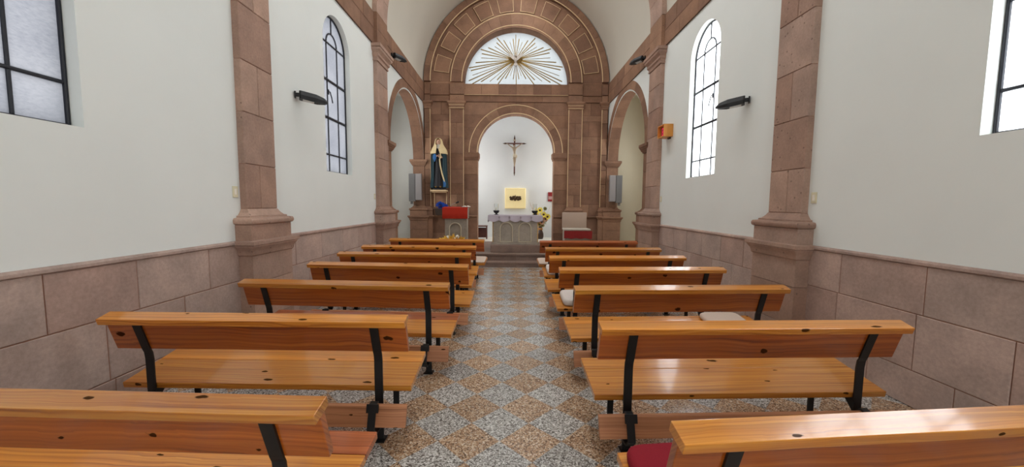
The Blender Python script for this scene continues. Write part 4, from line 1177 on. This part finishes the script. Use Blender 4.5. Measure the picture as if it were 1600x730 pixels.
# ------------------------------------------------------------------ column loudspeakers on the arch piers
for s, lab in ((-1, 'grey column loudspeaker on the arch pier beside the statue'), (1, 'grey column loudspeaker on the arch pier behind the presider chair')):
    r = empty('loudspeaker', (s*(W+.20), 12.66, 1.72)); r.rotation_euler = (0, 0, 0); thing(r, lab, 'loudspeaker', 'column loudspeakers')
    sx = lambda a: -s*a
    def bx(b, a0, a1, y0, y1, z0, z1, bev=.006):
        x0, x1 = sorted((sx(a0), sx(a1))); box(b, x0, x1, y0, y1, z0, z1, bev)
    # two angled cabinets side by side
    for a0, ang, nm_, mat in ((-.02, .30, 'cabinet', M['grey_metal']), (-.235, -.35, 'side_cabinet', M['grey_dark'])):
        b = BM(); bx(b, a0, a0+.205, -.10, .02, .0 if nm_ == 'cabinet' else -.04, .88, .01)
        c = obj(nm_, b, mat, r)
        g = BM()
        for i in range(22):
            z = .04 + .80*i/22; bx(g, a0+.02, a0+.185, -.104, -.1005, z, z+.022, .001)
        obj('grille', g, mat, c)
    b = BM(); bx(b, .02, .09, .021, .10, .2, .26); bx(b, .02, .09, .021, .10, .6, .66); bx(b, -.20, -.13, -.05, .02, -.13, -.042); obj('mount', b, M['grey_dark'], r)

# ------------------------------------------------------------------ black flood lamps on the walls
def flood_lamp(loc, s, label, rz=0.0, tilt=0.0):
    """local x points out of the wall"""
    r = empty('wall_lamp', loc, rz if s < 0 else PI - rz); thing(r, label, 'wall lamp', 'black wall lamps')
    b = BM(); box(b, 0, .02, -.035, .035, -.045, .045, .004); box(b, .02, .075, -.016, .016, -.02, .03, .004); obj('bracket', b, M['iron'], r)
    b = BM(); P = lambda u, v, w: Vector((u, v, w))
    outline = [(.06, -.06), (.08, -.085), (.28, -.078), (.38, -.04), (.42, 0), (.38, .04), (.28, .078), (.08, .085), (.06, .06)]
    def zz(x, v): return -.13*(x-.06) + v*(1 if x < .3 else (.72 if x < .4 else .40))
    lo = [b.verts.new((x, y*.9, zz(x, -.052))) for x, y in outline]; md = [b.verts.new((x, y, zz(x, -.004))) for x, y in outline]
    tp = [b.verts.new((.06+(x-.06)*.95, y*.7, zz(x, .056))) for x, y in outline]; n = len(outline)
    fs = [b.faces.new(lo[::-1]), b.faces.new(tp)]
    for A, B in ((lo, md), (md, tp)):
        for i in range(n): fs.append(b.faces.new((A[i], A[(i+1) % n], B[(i+1) % n], B[i])))
    paint(b, fs, (.5,)*4); hd = obj('lamp_head', b, M['black_plastic'], r)
    b = BM(); prism(b, lambda u, v, w: Vector((u, v, w-.052-.13*(u-.06))), [(.10, -.055), (.24, -.05), (.24, .05), (.10, .055)], -.006, -.001); obj('lens', b, M['lens'], r)
    hd.rotation_euler = (0, tilt, 0)
    return r
flood_lamp((-W+.001, 5.25, 3.09), -1, 'black wall lamp by the tall window, statue side', .55)
flood_lamp((W-.001, 5.27, 3.08), 1, 'black wall lamp by the tall window, presider chair side', .55)
flood_lamp((-W+.032, 9.42, 5.22), -1, 'black wall lamp on the stone entablature, statue side', .75)
flood_lamp((W-.032, 9.40, 5.20), 1, 'black wall lamp on the stone entablature, presider chair side', .75)

# ------------------------------------------------------------------ wooden box with a red display
r = empty('display_box', (W-.001, 7.72, 3.02)); thing(r, 'orange wooden box with red lit display on the wall', 'display box')
b = BM(); d = .19; ln = .33; hh = .25; t = .02
box(b, -d, 0, 0, t, 0, hh); box(b, -d, 0, ln-t, ln, 0, hh); box(b, -d, 0, t, ln-t, 0, t); box(b, -d, 0, t, ln-t, hh-t, hh); box(b, -.08, -.06, t, ln-t, t, hh-t)
obj('case', b, M['orange_wood'], r)
bk_ = BM(); box(bk_, -.03, .0, .1, .2, -.03, -.001); obj('wall_mount', bk_, M['iron'], r)
b = BM(); box(b, -.12, -.085, .03, ln-.03, .03, hh-.03, .002); obj('screen', b, M['black_plastic'], r)
b = BM()
for i in range(2):
    y = .055 + .125*i; w_, h_, k = .085, .16, .022; z = .045
    box(b, -.124, -.1205, y, y+w_, z, z+k); box(b, -.124, -.1205, y, y+w_, z+h_/2-k/2, z+h_/2+k/2); box(b, -.124, -.1205, y, y+w_, z+h_-k, z+h_)
    box(b, -.124, -.1205, y, y+k, z, z+h_); box(b, -.124, -.1205, y+w_-k, y+w_, z, z+h_)
obj('digits', b, M['led'], r)

# ------------------------------------------------------------------ switch plates
def switch(P, u, z, label):
    r = empty('wall_switch', P(u, z, 0)); thing(r, label, 'light switch', 'ivory wall switches'); off = Vector(r.location)
    Q = lambda a, b_, w: P(u+a, z+b_, w+.0005) - off
    b = BM(); block(b, Q, -.036, .036, -.06, .06, 0, .009, None, 0, .003); obj('plate', b, M['ivory_plastic'], r)
    b = BM(); block(b, Q, -.016, .016, -.032, .032, .0091, .013, None, 0, .002); obj('rocker', b, M['white_flower'], r)
switch(PL, 4.055, 1.73, 'ivory light switch beside the broad pilaster, statue side')
switch(PR, 4.055, 1.715, 'ivory light switch beside the broad pilaster, presider chair side')
switch(PL, 8.20, 1.76, 'small light switch beside the arch pilaster, statue side')
switch(PR, 8.20, 1.75, 'small light switch beside the arch pilaster, presider chair side')

# ------------------------------------------------------------------ sunburst with dove in the lunette
RAYS = [(755,278,.8),(733,310,1),(782,310,1),(707,335,.5),(808,335,.5),(657,322,1),(853,322,1),(602,303,1),(912,303,1),(600,342,1),(912,342,1),(585,373,.5),(925,373,.5),(533,383,1),(980,378,1),(472,397,1),(1040,388,1),(480,432,1),(1030,420,1),(475,466,.5),(1035,461,.5),(430,505,1),(1085,497,1),(375,548,1),(1138,535,1),(392,570,1),(1122,558,1),(405,608,.5),(1110,605,.5),(375,653,1),(1135,653,1),(404,678,1),(1128,682,1),(475,660,1),(1040,660,1),(545,658,.5),(972,652,.5),(605,645,1),(912,642,1),(613,678,1),(907,678,1),(673,633,1),(840,633,1),(712,610,.5),(803,610,.5),(737,637,.9),(783,635,.9),(762,678,.9)]
CX, CY, CZ = -.03, YA+.16, 6.49
r = empty('sunburst', (CX, CY, CZ)); thing(r, 'gilded sunburst of rays around a dove in the lunette', 'sunburst')
for x, y, wdt in RAYS:
    e = Vector(((x-755)*.00418, 0, -(y-480)*.00405)); d = e.normalized(); p0 = d*.10
    side = Vector((d.z, 0, -d.x)); hw0, hw1 = .011*wdt, .015*wdt
    b = BM(); pts = [p0-side*hw0, e-side*hw1, e+side*hw1, p0+side*hw0]; tt = .009
    f0 = [b.verts.new(p+Vector((0, -tt, 0))) for p in pts]; f1 = [b.verts.new(p+Vector((0, tt, 0))) for p in pts]
    fs = [b.faces.new(f0), b.faces.new(f1[::-1])] + [b.faces.new((f0[i], f0[(i+1) % 4], f1[(i+1) % 4], f1[i])) for i in range(4)]
    paint(b, fs, (.5,)*4); obj('ray', b, M['shaded_gold'], r)
b = BM(); lathe(b, [(.20, 0), (.17, .02), (.10, .035)], n=20, sx=1.2, sy=.6); 
bmesh.ops.rotate(b, verts=b.verts, cent=(0, 0, 0), matrix=Matrix.Rotation(PI/2, 3, 'X')); obj('hub', b, M['shaded_gold'], r, 40)
dv = BM(); ball(dv, (0, -.09, -.03), .075, 14, scale=(.75, .6, 1.25)); ball(dv, (0, -.12, .09), .042, 12); tube(dv, [(0, -.155, .085), (0, -.185, .075)], [.012, .002], 6)
pts = [(-.03, -.11), (.03, -.11), (.075, -.2), (0, -.22), (-.075, -.2)]
prism(dv, lambda u, v, w: Vector((u, w, v)), pts, -.10, -.075)
dove = obj('dove', dv, M['dove'], r, 50)
for s in (-1, 1):
    b = BM(); pts = [(.02, -.06), (.10, -.02), (.20, .08), (.265, .17), (.22, .17), (.14, .145), (.07, .09), (.02, .05)]
    prism(b, lambda u, v, w: Vector((s*u, w-.10*u, v)), pts, -.10, -.08); obj('wing', b, M['dove'], dove)

# ------------------------------------------------------------------ world and lamps
wd = bpy.data.worlds.new('sky'); SC.world = wd; wd.use_nodes = True
bg = wd.node_tree.nodes['Background']; bg.inputs[0].default_value = (.94, .97, 1.0, 1); bg.inputs[1].default_value = SKY

def portal(name, loc, rot, sx, sy):
    d = bpy.data.lights.new(name, 'AREA'); d.shape = 'RECTANGLE'; d.size = sx; d.size_y = sy; d.cycles.is_portal = True
    o = bpy.data.objects.new(name, d); COL.objects.link(o); o.location = loc; o.rotation_euler = rot
    return o
portal('daylight_portal', (0, YB-.02, 5.2), (PI/2, 0, 0), .9, 2.0)
portal('daylight_portal', (0, YB-.02, 1.1), (PI/2, 0, 0), 1.2, 2.2)
for s in (-1, 1):
    portal('daylight_portal', (s*2.37, 13.975, (CWIN[2]+CWIN[3])/2), (PI/2, 0, s*PI/2), 1.05, CWIN[3]-CWIN[2])
    portal('daylight_portal', (s*4.72, 11.0, (CHW[2]+CHW[3])/2), (PI/2, 0, s*PI/2), CHW[1]-CHW[0], CHW[3]-CHW[2])
portal('daylight_portal', (0, (ADDED_SLOT[0]+ADDED_SLOT[1])/2, ZS+W+.02), (0, 0, 0), ADDED_SLOT[2]*2.1, ADDED_SLOT[1]-ADDED_SLOT[0])

# ------------------------------------------------------------------ camera
th, ps, ro, f = .0794, .0040, .0079, 583.87
fw = Vector((math.sin(ps)*math.cos(th), math.cos(ps)*math.cos(th), -math.sin(th)))
rt = Vector((math.cos(ps), -math.sin(ps), 0)); up = rt.cross(fw)
r2 = math.cos(ro)*rt + math.sin(ro)*up; u2 = -math.sin(ro)*rt + math.cos(ro)*up
cam = bpy.data.cameras.new('camera'); cam.sensor_width = 36; cam.lens = 36*f/1600; cam.clip_start = .02; cam.clip_end = 100
co = bpy.data.objects.new('camera', cam); COL.objects.link(co)
mx = Matrix((r2, u2, -fw)).transposed().to_4x4(); mx.translation = Vector((-.1589, 0, 1.625)); co.matrix_world = mx
SC.camera = co
SC.view_settings.view_transform = 'Standard'; SC.view_settings.look = 'None'; SC.view_settings.gamma = 1; SC.view_settings.use_curve_mapping = False
SC.view_settings.exposure = EXPO
SC.cycles.max_bounces = 10; SC.cycles.diffuse_bounces = 6; SC.cycles.use_denoising = True
